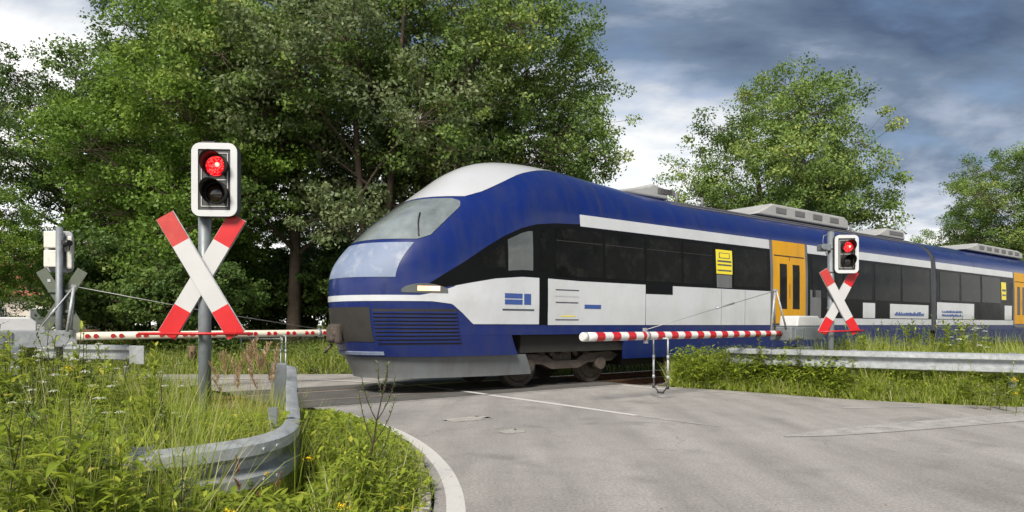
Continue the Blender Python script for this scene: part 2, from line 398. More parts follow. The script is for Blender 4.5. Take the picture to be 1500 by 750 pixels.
def tree_meshes(seed, H, Rc, base, lobes=20, clumps=20, leaves=150, leaf=0.17, trunk_r=0.22, gap=1.0, stems=1, spread=0.42):
    """returns (trunk mesh, crown mesh); H height, Rc crown radius, base = height of the crown's lowest boughs"""
    rng = np.random.default_rng(seed)
    cz = (H + base) / 2; hz = (H - base) / 2
    mb = MB()
    # lobe centres through an uneven egg
    L = []
    tries = 0
    while len(L) < lobes and tries < 4000:
        tries += 1
        u = unit(rng.normal(size=3)); rr = rng.uniform(0.35, 0.86)
        p = np.array([u[0] * Rc * rr, u[1] * Rc * rr, cz + u[2] * hz * rr])
        sh = 1.0 - 0.35 * max(0, (p[2] - cz) / hz)
        p[:2] *= sh
        if all(np.linalg.norm(p - q) > Rc * 0.34 for q in L): L.append(p)
    lr = [Rc * rng.uniform(0.8, 1.25) * spread for _ in L]
    # trunks
    stems_p = []
    for k in range(stems):
        a = rng.uniform(0, 6.28); lean = (0.03 if stems == 1 else 0.16) * H
        x0 = np.array([math.cos(a), math.sin(a)]) * (0.0 if stems == 1 else 0.25)
        pts = []
        for i in range(9):
            f = i / 8
            off = x0 + np.array([math.cos(a), math.sin(a)]) * lean * f ** 1.3 + rng.normal(size=2) * 0.10 * f
            pts.append(Vector((off[0], off[1], f * H * 0.86 - 0.1)))
        stems_p.append(pts)
        mb.tube(pts, [trunk_r * (1.25 if i == 0 else 1) * (1 - 0.88 * i / 8) for i in range(9)], 9, caps=False)
    ends = []
    for p, r_ in zip(L, lr):
        pts = stems_p[int(rng.integers(0, stems))]
        zt = max(base * 0.6, p[2] - 0.5 * math.hypot(p[0], p[1]) - 0.3)
        f = min(0.95, max(0.12, zt / (H * 0.86)))
        i = min(7, int(f * 8)); q0 = np.array(pts[i].lerp(pts[i + 1], f * 8 - i))
        mid = q0 * 0.5 + p * 0.5 + rng.normal(size=3) * 0.25 + np.array([0, 0, -0.15])
        path = []
        for s in np.linspace(0, 1, 6):
            path.append((1 - s) ** 2 * q0 + 2 * s * (1 - s) * mid + s * s * p)
        r0 = trunk_r * 0.42 * (1 - 0.6 * f)
        mb.tube(path, [r0 * (1 - 0.78 * k / 5) for k in range(6)], 6, caps=False)
        ends.append(path)
    C, TN_, OUT = [], [], []
    for p, r_, path in zip(L, lr, ends):
        m = int(clumps * rng.uniform(0.75, 1.25))
        u = unit(rng.normal(size=(m, 3))); rad = r_ * rng.uniform(0.35, 1.1, m) ** 0.8
        c = p + u * rad[:, None] * np.array([1, 1, 0.8])
        for k in range(m):
            s0 = path[int(rng.integers(3, 6))]
            mb.tube([s0, (np.array(s0) + c[k]) / 2 + rng.normal(size=3) * 0.08, c[k]], [0.012, 0.008, 0.004], 4, caps=False)
        lt = rng.uniform(0.2, 0.75)
        for k in range(m):
            nl = int(leaves * rng.uniform(0.5, 1.4))
            cr = rng.uniform(0.32, 0.66) * gap * (Rc / 4.0) ** 0.5
            C.append(c[k] + unit(rng.normal(size=(nl, 3))) * rng.random((nl, 1)) ** 0.45 * cr * np.array([1, 1, 0.6]))
            TN_.append(np.clip(rng.normal(lt, 0.13, nl) + rng.normal() * 0.15, 0, 1))
            OUT.append(np.tile(unit(c[k] - np.array([0, 0, cz])) * 0.5 + np.array([0, 0, 0.75]), (nl, 1)))
    C = np.concatenate(C); T = np.concatenate(TN_); O = np.concatenate(OUT)
    V, Q, T = leaf_cloud(C, leaf, O, rng, T)
    crown = np_mesh('crown', V, Q, T)
    tm = bpy.data.meshes.new('trunk'); tm.from_pydata(mb.v, [], mb.f); tm.polygons.foreach_set('use_smooth', [True] * len(mb.f)); tm.update()
    tm.materials.append(MATS['bark'])
    return tm, crown

# ------------------------------------------------------------------ ground, road, track
ROAD = [  # (t, n) outline, anticlockwise: near left kerb, far road bending left, back edge, right kerb, near apron
    (-9, -0.6), (-1.6, 1.2), (-0.3, 1.9), (0.8, 2.5), (1.62, 3.18), (2.26, 3.80), (2.84, 4.86), (3.2, 5.75), (3.5, 6.7), (3.74, 7.6), (3.78, 8.6), (3.7, 9.6), (3.5, 11.2),
    (3.3, 12.9), (3.05, 14.2), (2.5, 15.2), (1.6, 16.0), (0.2, 16.8), (-2, 17.6), (-6, 18.8), (-14, 20.5),
    (-13, 24.2), (-5, 22.3), (-1, 20.9), (1.2, 19.7), (3.77, 18.0), (5.6, 16.6), (7.2, 15.5), (8.6, 14.2), (9.6, 12.9), (10.05, 11.2),
    (10.25, 9.6), (10.45, 8.6), (10.72, 7.5), (10.86, 6.4), (11.0, 5.5), (11.5, 4.2), (12.2, 3.2), (13.6, 2.0), (16, 0.7), (20, -1.0), (28, -3.5), (40, -6), (40, -14), (-9, -14)]
def catmull(pts, k=5):
    out = []; n = len(pts)
    for i in range(n):
        p0, p1, p2, p3 = (np.array(pts[(i + j) % n], float) for j in (-1, 0, 1, 2))
        for s in np.linspace(0, 1, k, endpoint=False):
            out.append(0.5 * ((2 * p1) + (-p0 + p2) * s + (2 * p0 - 5 * p1 + 4 * p2 - p3) * s * s + (-p0 + 3 * p1 - 3 * p2 + p3) * s ** 3))
    return np.array(out)
def open_catmull(pts, k=6):
    p = [np.array(q, float) for q in pts]; p = [2 * p[0] - p[1]] + p + [2 * p[-1] - p[-2]]
    out = []
    for i in range(1, len(p) - 2):
        p0, p1, p2, p3 = p[i - 1:i + 3]
        for s in np.linspace(0, 1, k, endpoint=False):
            out.append(0.5 * ((2 * p1) + (-p0 + p2) * s + (2 * p0 - 5 * p1 + 4 * p2 - p3) * s * s + (-p0 + 3 * p1 - 3 * p2 + p3) * s ** 3))
    out.append(p[-2]); return np.array(out)
ROADP = catmull(ROAD, 4)
def road_dist(tn):
    """signed distance to the road outline, positive outside"""
    tn = np.atleast_2d(tn); a = ROADP; b = np.roll(ROADP, -1, 0)
    dmin = np.full(len(tn), 1e9); ins = np.zeros(len(tn), bool)
    for i in range(len(a)):
        ab = b[i] - a[i]; ap = tn - a[i]
        s = np.clip((ap @ ab) / (ab @ ab), 0, 1)
        d = np.hypot(ap[:, 0] - s * ab[0], ap[:, 1] - s * ab[1]); dmin = np.minimum(dmin, d)
        c = (a[i][1] > tn[:, 1]) != (b[i][1] > tn[:, 1])
        xi = a[i][0] + (tn[:, 1] - a[i][1]) / (b[i][1] - a[i][1] + 1e-12) * ab[0]
        ins ^= c & (tn[:, 0] < xi)
    return np.where(ins, -dmin, dmin)
def smooth01(x): x = np.clip(x, 0, 1); return x * x * (3 - 2 * x)
def ground_h(tn, d=None):
    tn = np.atleast_2d(tn); d = road_dist(tn) if d is None else d
    t, n = tn[:, 0], tn[:, 1]
    h = -0.05 + 0.17 * smooth01((d - 0.02) / 0.9)
    
    trk = smooth01(1 - np.maximum(0, np.abs(n - 11.22) - 1.55) / 0.7)   # track bed cuts through
    h = h * (1 - trk) + (-0.17) * trk
    bank = smooth01((n - 19) / 6.0) * 0.35
    h = h + bank + 0.03 * np.sin(t * 2.1 + 1) * np.sin(n * 1.7) * smooth01(d / 1.0) * (1 - trk)
    h = np.where(d < 0, -0.05, h)
    return h
def wxy(tn):
    tn = np.atleast_2d(tn); return np.stack([tn[:, 0] * TX - tn[:, 1] * TY, tn[:, 0] * TY + tn[:, 1] * TX], 1)

def make_ground():
    ts = np.concatenate([[-3000, -600, -120, -50], np.arange(-24, 46, 0.3), [70, 140, 600, 3000]])
    ns = np.concatenate([[-3000, -500, -60, -20], np.arange(-6, 34, 0.3), [45, 80, 200, 700, 3000]])
    A, B = np.meshgrid(ts, ns, indexing='ij'); tn = np.stack([A.ravel(), B.ravel()], 1)
    d = road_dist(tn); h = ground_h(tn, d)
    X = wxy(tn); V = np.column_stack([X, h]); nt_, nn = len(ts), len(ns)
    i, j = np.meshgrid(np.arange(nt_ - 1), np.arange(nn - 1), indexing='ij')
    a = (i * nn + j).ravel(); Q = np.stack([a, a + nn, a + nn + 1, a + 1], 1)
    me = np_mesh('ground', V, Q)
    struct(link('ground', me, None, ['soil']))
make_ground()

def sheet(name, tn, z, mat, kind='structure'):
    X = wxy(np.array(tn)); bm = bmesh.new()
    f = bm.faces.new([bm.verts.new((x, y, z)) for x, y in X])
    bmesh.ops.triangulate(bm, faces=[f], quad_method='BEAUTY', ngon_method='BEAUTY')
    bmesh.ops.recalc_face_normals(bm, faces=bm.faces)
    if sum(fc.normal.z for fc in bm.faces) < 0: bmesh.ops.reverse_faces(bm, faces=bm.faces)
    me = bpy.data.meshes.new(name); bm.to_mesh(me); bm.free()
    o = link(name, me, None, [mat]); return struct(o, kind)
sheet('road', ROADP, 0.0, 'asphalt')
def band(name, path, w, z, mat, k=6, taper=None):
    p = open_catmull(path, k); d = np.gradient(p, axis=0); d /= np.linalg.norm(d, axis=1)[:, None]; nn = np.stack([-d[:, 1], d[:, 0]], 1)
    ww = np.full(len(p), w) if taper is None else np.interp(np.linspace(0, 1, len(p)), np.linspace(0, 1, len(taper)), taper)
    l = p + nn * ww[:, None] / 2; r = p - nn * ww[:, None] / 2
    V = np.concatenate([l, r]); X = wxy(V); V = np.column_stack([X, np.full(len(X), z)]); m = len(p)
    Q = np.array([[i + 1, i, i + m, i + m + 1] for i in range(m - 1)])
    me = np_mesh(name, V, Q); o = link(name, me, None, [mat]); return struct(o)
# crossing panels between and beside the rails
for a, b in ((9.62, 10.44), (10.62, 11.82), (12.0, 12.82)):
    sheet('crossing_panel', [(3.3, a), (10.3, a), (10.3, b), (3.3, b)], 0.004, 'crossing_panel')
# painted lines
def px_tn(px, py):
    d = 1200.0 / (py - 476.0); return TN((px - 750) / F * d, d)
band('road_marking', [px_tn(664, 800), px_tn(668, 748), px_tn(663, 715), px_tn(648, 685), px_tn(620, 656), px_tn(584, 634), px_tn(545, 619), px_tn(505, 606)], 0.125, 0.004, 'line_fresh')
band('road_marking', [(6.79, 6.2), (6.8, 8.0), (6.77, 9.55)], 0.13, 0.004, 'line_fresh', taper=[0.10, 0.13, 0.13])
band('road_marking', [(6.82, 4.9), (6.81, 5.6), (6.79, 6.2)], 0.11, 0.004, 'line_faint', taper=[0.03, 0.09, 0.11])
band('road_marking', [(6.77, 9.62), (6.77, 10.44)], 0.13, 0.008, 'line_fresh')
band('road_marking', [(6.75, 10.65), (6.7, 11.8)], 0.13, 0.008, 'line_worn')
band('road_marking', [(6.55, 12.2), (6.3, 13.0), (5.85, 14.0), (5.2, 14.9), (4.3, 15.7), (3.2, 16.5), (1.6, 17.3), (-1, 18.3)], 0.13, 0.009, 'line_fresh')
band('road_marking', [(9.98, 8.3), (10.2, 7.6), (10.42, 6.9), (10.55, 6.0)], 0.10, 0.004, 'line_worn')
band('road_marking', [(10.0, 9.5), (9.98, 8.3)], 0.10, 0.004, 'line_fresh')
band('road_marking', [(4.0, 9.54), (7.0, 9.5), (9.9, 9.46)], 0.06, 0.005, 'line_worn')
band('road_marking', [px_tn(1150, 640), px_tn(1210, 635), px_tn(1330, 625), px_tn(1500, 611), px_tn(1640, 602)], 0.2, 0.0055, 'line_faint', taper=[0.05, 0.34, 0.5, 0.52, 0.5])
band('road_marking', [px_tn(1235, 598), px_tn(1300, 597), px_tn(1350, 596)], 0.10, 0.004, 'line_faint')
# mended patches in the asphalt
def blob(cx, cn, ra, rn, seed):
    r = np.random.default_rng(seed); out = []
    for i in range(26):
        a = 6.283 * i / 26; k = 1 + 0.16 * r.normal()
        out.append((cx + ra * k * math.copysign(abs(math.cos(a)) ** 0.6, math.cos(a)), cn + rn * k * math.copysign(abs(math.sin(a)) ** 0.6, math.sin(a))))
    return out
def px_tn(px, py):
    d = 1200.0 / (py - 476.0); return TN((px - 750) / F * d, d)
for (px, py, a, b, s) in ((684, 614, 0.30, 0.17, 1), (750, 632.5, 0.15, 0.12, 2)):
    c = px_tn(px, py); sheet('road_patch', blob(c[0], c[1], a, b, s), 0.004, 'patch')
# crumbling kerb stones along the near left edge (one strip of worn edging)
def kerb():
    p = open_catmull([(1.85, 3.38), (2.26, 3.80), (2.56, 4.33), (2.83, 4.86), (3.03, 5.3), (3.19, 5.75)], 9)
    mb = MB()
    for i in range(len(p) - 1):
        a, b = p[i], p[i + 1]; c = (a + b) / 2 ; d = b - a; L_ = np.linalg.norm(d)
        if random.random() < 0.12: continue
        q = P(c[0] - 0.06, c[1] + 0.02); rot = Matrix.Rotation(math.atan2(d[1], d[0]) + ANG, 3, 'Z')
        mb.box((q.x, q.y, -0.03 + random.uniform(0, 0.012)), (L_ * 0.94, random.uniform(0.08, 0.1), 0.14), 0, rot, 0.012)
    struct(mb.build('kerb', 'kerbstone'))
kerb()
# loose leaves and pebbles lying on the road
def litter():
    N = 70; rng = np.random.default_rng(5); pts = []
    while len(pts) < N:
        px, py = rng.uniform(560, 1500), rng.uniform(585, 750)
        tn = px_tn(px, py)
        if road_dist([tn])[0] < -0.05: pts.append(P(*tn, 0.008))
    C = np.array([tuple(p) for p in pts])
    V, Q, T = leaf_cloud(C, 0.02, np.tile([0, 0, 4.0], (N, 1)), rng, rng.random(N))
    C2 = C[: 60] + 0; 
    o = link('fallen_leaves', np_mesh('fallen_leaves', V, Q, T), None, ['straw'])
    tag(o, 'scattered tiny dry leaves and grit on the asphalt', 'litter', kind='stuff')
litter()

# track
def track():
    tr = thing('railway_track', 'twin steel rails crossing the road under the train', 'railway track', P(20, 11.22, 0), ANG)
    tr['kind'] = 'structure'
    for off in (-0.7525, 0.7525):
        mb = MB()
        prof = [(-0.036, 0.0), (0.036, 0.0), (0.036, -0.04), (0.009, -0.055), (0.009, -0.13), (0.07, -0.15), (0.07, -0.165), (-0.07, -0.165), (-0.07, -0.15), (-0.009, -0.13), (-0.009, -0.055), (-0.036, -0.04)]
        mb.prism([(a + off, b + 0.007) for a, b in prof], -70, 110, 0, 'x')
        o = mb.build('rail', ['rust', 'rail_top'], tr)
        for p in o.data.polygons:
            if p.normal.z > 0.9 and p.center.z > -0.01: p.material_index = 1
    mb = MB()
    for i in range(-60, 130):
        x = i * 0.6
        if -17.2 < x < -9.4: continue
        mb.box((x, 0, -0.2), (0.25, 2.5, 0.12), 0, None, 0.02)
    o = mb.build('sleeper', 'concrete', tr); o['kind'] = 'stuff'
track()
def ballast():
    rng = np.random.default_rng(3); N = 15000
    t = np.concatenate([rng.uniform(-6, 3.2, N // 2), rng.uniform(10.3, 26, N // 2)]); n = rng.uniform(9.3, 13.1, N)
    X = wxy(np.stack([t, n], 1)); C = np.column_stack([X, rng.uniform(-0.19, -0.12, N)])
    r = rng.uniform(0.02, 0.045, N)
    dirs = np.array([[1, 0, 0], [0, 1, 0], [-1, 0, 0], [0, -1, 0], [0, 0, 1], [0, 0, -1]], float)
    V = C[:, None] + dirs[None] * r[:, None, None] * rng.uniform(0.6, 1.3, (N, 6, 1))
    f = np.array([[0, 1, 4], [1, 2, 4], [2, 3, 4], [3, 0, 4], [1, 0, 5], [2, 1, 5], [3, 2, 5], [0, 3, 5]])
    Q = (f[None] + (np.arange(N) * 6)[:, None, None]).reshape(-1, 3)
    o = link('ballast', np_mesh('ballast', V.reshape(-1, 3), Q, None, False), None, ['ballast'])
    tag(o, 'stone ballast under the rails beside the crossing', 'ballast', kind='stuff')
ballast()

# ------------------------------------------------------------------ train
TT0 = 4.70
tr = thing('train', 'blue and white regional train with yellow doors passing over the crossing', 'train', P(TT0, 11.22, 0), ANG)
ZP = [0.30, 0.55, 0.80, 1.0, 1.3, 1.6, 1.85, 2.07, 2.25, 2.45, 2.66, 3.0, 3.35, 3.63, 3.9, 4.05, 4.15, 4.22]
TP = [0.42, 0.30, 0.16, 0.08, 0.03, 0.0, 0.0, 0.03, 0.10, 0.24, 0.43, 0.80, 1.24, 1.66, 2.16, 2.56, 2.98, 3.60]
ZT = 4.22
zz = np.linspace(ZP[0], ZT, 240); tt = np.interp(zz, ZP, TP)
ker = np.hanning(13); ker /= ker.sum(); tt = np.convolve(np.pad(tt, 6, mode='edge'), ker, 'valid')
def t0f(z): return np.interp(z, zz, tt)
def Wf(z):
    z = np.asarray(z, float)
    w = np.interp(z, [0.3, 0.6, 1.0, 1.6, 2.6, 3.3], [1.33, 1.38, 1.41, 1.43, 1.43, 1.40])
    k = np.clip((z - 3.25) / (ZT - 3.25), 0, 1)
    return w * (1 - k ** 2.3) ** (1 / 1.9)
NL = 2.7
def brow(t, z):
    """the cab roof stands a little prouder than the roof behind it"""
    k = np.clip((np.asarray(z, float) - 3.40) / 0.8, 0, 1); k = k * k * (3 - 2 * k)
    return 0.27 * np.exp(-((np.asarray(t, float) - 3.5) / 2.5) ** 2) * k
def sq(z, a):
    """a = plan angle, -pi/2 near side .. pi/2 far side"""
    z = np.asarray(z, float); a = np.asarray(a, float)
    c = np.abs(np.cos(a)); s = np.abs(np.sin(a))
    e = 0.86   # a little squarer than an ellipse
    t = t0f(z) + NL * (1 - c ** e)
    return np.stack([t, Wf(z) * np.sign(a) * s ** e, z + 0 * a + brow(t, z)], -1)
def side_a(z, t):
    u = np.clip((t - t0f(z)) / NL, 0, 1); return -np.arccos(np.clip((1 - u), 0, 1) ** (1 / 0.86))
def side_pt(z, t):
    z, t = np.broadcast_arrays(np.asarray(z, float), np.asarray(t, float))
    p = sq(z, side_a(z, t)); far = t > t0f(z) + NL
    p[..., 0] = np.where(far, t, p[..., 0]); p[..., 1] = np.where(far, -Wf(z), p[..., 1]); p[..., 2] = z + brow(p[..., 0], z); return p
def grid_obj(name, Pg, mat, parent, off=0.0, hem=0.0, smooth=True):
    """Pg (r,c,3) grid; pushed out along its normals; hem folds the edges back in"""
    du = np.gradient(Pg, axis=1); dv = np.gradient(Pg, axis=0)
    n = np.cross(du, dv); n /= np.maximum(1e-9, np.linalg.norm(n, axis=-1, keepdims=True))
    cen = np.array([Pg[..., 0].mean() + 2.0, 0, 2.0])
    flip = 1.0 if ((Pg - cen) * n).sum() > 0 else -1.0
    n *= flip
    G = Pg + n * off
    r, c = G.shape[:2]; i, j = np.meshgrid(np.arange(r - 1), np.arange(c - 1), indexing='ij'); a = (i * c + j).ravel()
    Q = np.stack([a, a + 1, a + c + 1, a + c], 1); V = G.reshape(-1, 3)
    if flip < 0: Q = Q[:, ::-1]
    if hem:
        loop = [(0, k) for k in range(c)] + [(k, c - 1) for k in range(1, r)] + [(r - 1, k) for k in range(c - 2, -1, -1)] + [(k, 0) for k in range(r - 2, 0, -1)]
        top = np.array([G[q] for q in loop]); bot = np.array([G[q] - n[q] * hem for q in loop]); m = len(loop); b0 = len(V)
        V = np.concatenate([V, top, bot]); k = np.arange(m); k2 = (k + 1) % m
        H = np.stack([b0 + k, b0 + m + k, b0 + m + k2, b0 + k2], 1)
        if flip < 0: H = H[:, ::-1]
        Q = np.concatenate([Q, H])
    me = np_mesh(name, V, Q, None, smooth)
    return link(name, me, parent, [mat] if isinstance(mat, str) else mat)
def patch(name, zlo, zhi, ta, tb, mat, parent, off=0.006, nt_=24, nz=8, hem=0.01):
    """near-side panel between two height curves (numbers or functions of t)"""
    ts = np.linspace(ta, tb, nt_)
    lo = np.array([zlo(t) if callable(zlo) else zlo for t in ts]); hi = np.array([zhi(t) if callable(zhi) else zhi for t in ts])
    s = np.linspace(0, 1, nz)[:, None]; Z = lo * (1 - s) + hi * s
    return grid_obj(name, side_pt(Z, np.tile(ts, (nz, 1))), mat, parent, off, hem)
def front(name, zlo, zhi, a0, a1, mat, parent, off=0.006, nz=10, na=30, hem=0.01):
    Z = np.linspace(zlo, zhi, nz)[:, None] + np.zeros((1, na)); A = np.tile(np.linspace(a0, a1, na), (nz, 1))
    if callable(a0): pass
    return grid_obj(name, sq(Z, A), mat, parent, off, hem)
ROOFZ = 3.25 + (ZT - 3.25) * np.sin(np.linspace(0, math.pi / 2, 24)) ** 0.9
BODZ = np.concatenate([np.linspace(1.02, 3.2, 40), ROOFZ])
E1, E2, E3 = 20.70, 21.05, 44.0
def body_front():
    A = np.concatenate([np.linspace(-math.pi / 2, math.pi / 2, 61)])
    Z = BODZ[:, None] + 0 * A[None]; G = sq(Z, A[None] + 0 * Z)
    ts = np.array([E1, 14, 11, 9.6, 8.8, 8.2, 7.7, 7.2, 6.8, 6.45])
    near = np.stack([np.stack([0 * BODZ + t, -Wf(BODZ), BODZ + brow(t, BODZ)], -1) for t in ts], 1)
    far = np.stack([np.stack([0 * BODZ + t, Wf(BODZ), BODZ + brow(t, BODZ)], -1) for t in ts[::-1]], 1)
    grid_obj('front_carriage', np.concatenate([near, G, far], 1), 'train_blue', tr)
    mb = MB()
    pr = [(-Wf(z) + 0.01, z) for z in BODZ[::3]] + [(Wf(z) - 0.01, z) for z in BODZ[::-1][::3]]
    mb.prism(pr, E1 - 0.02, E1 - 0.005, 0, 'x'); mb.build('end_wall', 'bellows', tr)
body_front()
def body_rear():
    G = np.stack([np.stack([0 * BODZ + t, -Wf(BODZ), BODZ], -1) for t in np.linspace(E2, E3, 8)], 1)
    Fa = np.stack([np.stack([0 * BODZ + t, Wf(BODZ), BODZ], -1) for t in np.linspace(E3, E2, 8)], 1)
    grid_obj('rear_carriage', np.concatenate([G, Fa], 1), 'train_blue', tr)
    mb = MB()
    pr = [(-Wf(z) + 0.01, z) for z in BODZ[::3]] + [(Wf(z) - 0.01, z) for z in BODZ[::-1][::3]]
    mb.prism(pr, E2 + 0.005, E2 + 0.02, 0, 'x'); mb.build('end_wall', 'bellows', tr)
    mb = MB(); mb.prism(pr, E3 - 0.02, E3 - 0.005, 0, 'x'); mb.build('end_wall', 'bellows', tr)
    mb = MB()
    for k in range(9):
        x0 = E1 + (E2 - E1) * k / 9; sc = 0.95 if k % 2 else 0.9
        mb.prism([(a * sc, 0.6 + (b - 0.6) * (0.985 if k % 2 else 0.965)) for a, b in pr], x0, x0 + (E2 - E1) / 9 + 0.002 * (k % 2), 0, 'x')
    mb.build('bellows', 'bellows', tr)
body_rear()
# livery and glazing, near side.  heights measured off the photograph
B0, B1, WH = 2.06, 3.12, 3.36
def dark_lo(t): return float(np.interp(t, [1.15, 1.5, 1.9, 2.4, 3.0, 3.6, 4.4, 30], [1.80, 1.86, 1.94, 2.03, 2.085, 2.08, B0, B0]))
def dark_hi(t): return float(np.interp(t, [1.15, 1.45, 1.8, 2.2, 2.6, 3.0, 3.35, 3.8, 4.5, 30], [1.90, 2.09, 2.30, 2.56, 2.79, 2.97, 3.07, B1 + 0.01, B1 + 0.05, B1 + 0.05]))
band1 = patch('window_band', dark_lo, dark_hi, 1.15, 4.46, 'train_band', tr, 0.006, 50, 14)
patch('window_band', B0, B1, 4.46, 11.0, 'train_band', tr, 0.006, 8, 4)
def white_lo(t): return float(np.interp(t, [0.5, 1.2, 1.55, 1.75, 1.95, 12], [1.60, 1.60, 1.56, 1.40, 1.215, 1.2]))
def white_hi(t): return float(np.interp(t, [0.5, 1.0, 1.3, 1.6], [1.70, 1.70, 1.76, 1.86])) if t < 1.6 else dark_lo(t) - 0.008
lower = patch('lower_panel', white_lo, white_hi, 0.9, 3.40, 'train_white', tr, 0.007, 60, 10)
patch('lower_panel', 1.2, lambda t: dark_lo(t) - 0.008, 3.62, 6.32, 'train_white', tr, 0.007, 14, 6)
patch('lower_panel', 1.2, lambda t: dark_lo(t) - 0.008, 6.34, 11.0, 'train_white', tr, 0.007, 14, 6)
front('nose_strip', 1.60, 1.70, -1.02, 1.02, 'train_white', tr, 0.008, 4, 30)
patch('upper_stripe', B1 + 0.01, WH, 4.46, 10.98, 'train_white', tr, 0.007, 8, 5)
# cab door recess between the white panels
patch('cab_door', 1.2, lambda t: dark_lo(t), 3.405, 3.615, 'train_band', tr, 0.003, 6, 6)
patch('cab_window', lambda t: dark_lo(t) + 0.18, lambda t: dark_hi(t) - 0.12, 2.15, 2.62, 'train_glass', tr, 0.010, 14, 8)
patch('cab_window', lambda t: dark_lo(t) + 0.12, lambda t: min(2.93, dark_hi(t) - 0.09), 2.68, 3.25, 'cab_glass', tr, 0.010, 14, 8)
patch('cab_window', 2.2, 2.98, 3.42, 3.62, 'train_glass', tr, 0.010, 6, 6)
for ts_ in (8.95, 9.9):
    patch('panel_seam', 1.21, B0 - 0.02, ts_, ts_ + 0.012, 'roof_dark', tr, 0.0085, 2, 4, 0.002)
for ts_ in (5.05, 8.3, 11.06, 14.6, 18.4, 24.5):
    patch('panel_seam', 3.38, 4.05, ts_, ts_ + 0.014, 'under_dark', tr, 0.002, 2, 12, 0.002)
# passenger panes
for (a, b) in ((3.8, 5.05), (5.12, 6.28), (6.34, 7.5), (7.56, 8.62), (9.45, 10.85)):
    w = patch('window', B0 + 0.07, B1 - 0.07, a, b, 'train_glass', tr, 0.011, 4, 4)
for (a, b) in ((3.8, 5.05), (5.12, 6.28), (6.34, 7.5), (7.56, 8.62)):
    patch('vent_bar', 2.80, 2.815, a + 0.02, b - 0.02, 'under_dark', tr, 0.015, 2, 2, 0.002)
w = patch('window', 1.86, B0 + 0.06, 6.32, 7.2, 'train_band', tr, 0.010, 4, 4)
# yellow notice in the window, grey label below
nt1 = patch('window_notice', 2.40, 2.97, 8.76, 9.38, 'mark_yellow', tr, 0.013, 3, 3)
for (z0, z1) in ((2.60, 2.63), (2.68, 2.72), (2.47, 2.50)):
    patch('notice_line', z0, z1, 8.80, 9.34, 'mark_dark', nt1, 0.016, 3, 2, 0.002)
patch('notice_line', 2.77, 2.9, 8.86, 9.28, 'mark_dark', nt1, 0.0155, 3, 2, 0.002)
patch('notice_line', 2.785, 2.885, 8.89, 9.25, 'mark_yellow', nt1, 0.018, 3, 2, 0.002)
patch('window_label', 2.08, 2.38, 8.78, 9.36, 'train_grey', tr, 0.013, 3, 3)
def door(ta, tb):
    d = patch('door', 1.24, WH + 0.005, ta, tb, 'train_yellow', tr, 0.009, 4, 10)
    m = (ta + tb) / 2
    patch('door_edge', 1.24, 3.0, m - 0.012, m + 0.012, 'under_dark', d, 0.012, 2, 3, 0.002)
    for (x0, x1) in ((ta + 0.30, m - 0.14), (m + 0.14, tb - 0.30)):
        patch('door_window', 1.62, 2.78, x0, x1, 'train_glass', d, 0.014, 4, 6)
    patch('door_edge', 2.97, 3.0, ta + 0.05, tb - 0.05, 'under_dark', d, 0.012, 3, 2, 0.002)
    patch('door_step', 1.1, 1.2, ta + 0.05, tb - 0.05, 'roof_dark', d, 0.03, 3, 3, 0.03)
    return d
patch('door_surround', 1.2, WH, 11.0, 11.12, 'roof_dark', tr, 0.008, 2, 4)
door(11.12, 12.66)
patch('door_surround', 1.2, WH, 12.66, 12.78, 'roof_dark', tr, 0.008, 2, 4)
# low-floor middle: glass runs down almost to the sill
patch('window_band', 1.40, B1, 12.8, E1 - 0.03, 'train_band', tr, 0.006, 6, 6)
patch('upper_stripe', B1 + 0.01, WH, 12.8, E1 - 0.03, 'train_white', tr, 0.007, 6, 5)
patch('sill_strip', 1.2, 1.385, 12.8, E1 - 0.03, 'train_white', tr, 0.007, 6, 3)
for (a, b) in ((13.0, 14.55), (14.7, 16.4), (16.6, 18.3), (18.45, 20.5)):
    patch('window', 1.95, B1 - 0.07, a, b, 'train_glass', tr, 0.011, 4, 4)
for (a, b) in ((15.85, 16.6), (17.6, 20.4)):
    patch('lower_panel', 1.41, 1.86, a, b, 'train_white', tr, 0.012, 4, 4)
patch('lower_panel', 1.36, 2.15, 12.9, 13.45, 'train_grey', tr, 0.011, 3, 4)
# second carriage
patch('window_band', 1.40, B1, E2 + 0.03, 28.6, 'train_band', tr, 0.006, 6, 6)
patch('upper_stripe', B1 + 0.01, WH, E2 + 0.03, 28.6, 'train_white', tr, 0.007, 6, 5)
patch('sill_strip', 1.2, 1.385, E2 + 0.03, 28.6, 'train_white', tr, 0.007, 6, 3)
patch('lower_panel', 1.41, 1.98, E2 + 0.06, 24.4, 'train_white', tr, 0.012, 4, 4)
patch('lower_panel', 1.41, 1.98, 27.6, 28.4, 'train_white', tr, 0.012, 4, 4)
for (a, b) in ((E2 + 0.3, 23.0), (23.2, 25.0), (25.2, 27.1)):
    patch('window', 2.06, B1 - 0.07, a, b, 'train_glass', tr, 0.011, 4, 4)
nt2 = patch('window_notice', 2.2, 2.9, 27.25, 27.75, 'mark_yellow', tr, 0.013, 3, 3)
for (z0, z1) in ((2.36, 2.42), (2.54, 2.62)):
    patch('notice_line', z0, z1, 27.3, 27.7, 'mark_dark', nt2, 0.016, 3, 2, 0.002)
patch('door_surround', 1.2, WH, 28.6, 28.75, 'roof_dark', tr, 0.008, 2, 4)
door(28.75, 30.3)
patch('window_band', B0, B1, 30.4, 43.5, 'train_band', tr, 0.006, 6, 6)
patch('upper_stripe', B1 + 0.01, WH, 30.4, 43.5, 'train_white', tr, 0.007, 6, 5)
patch('lower_panel', 1.2, B0 - 0.01, 30.4, 43.5, 'train_white', tr, 0.007, 6, 5)
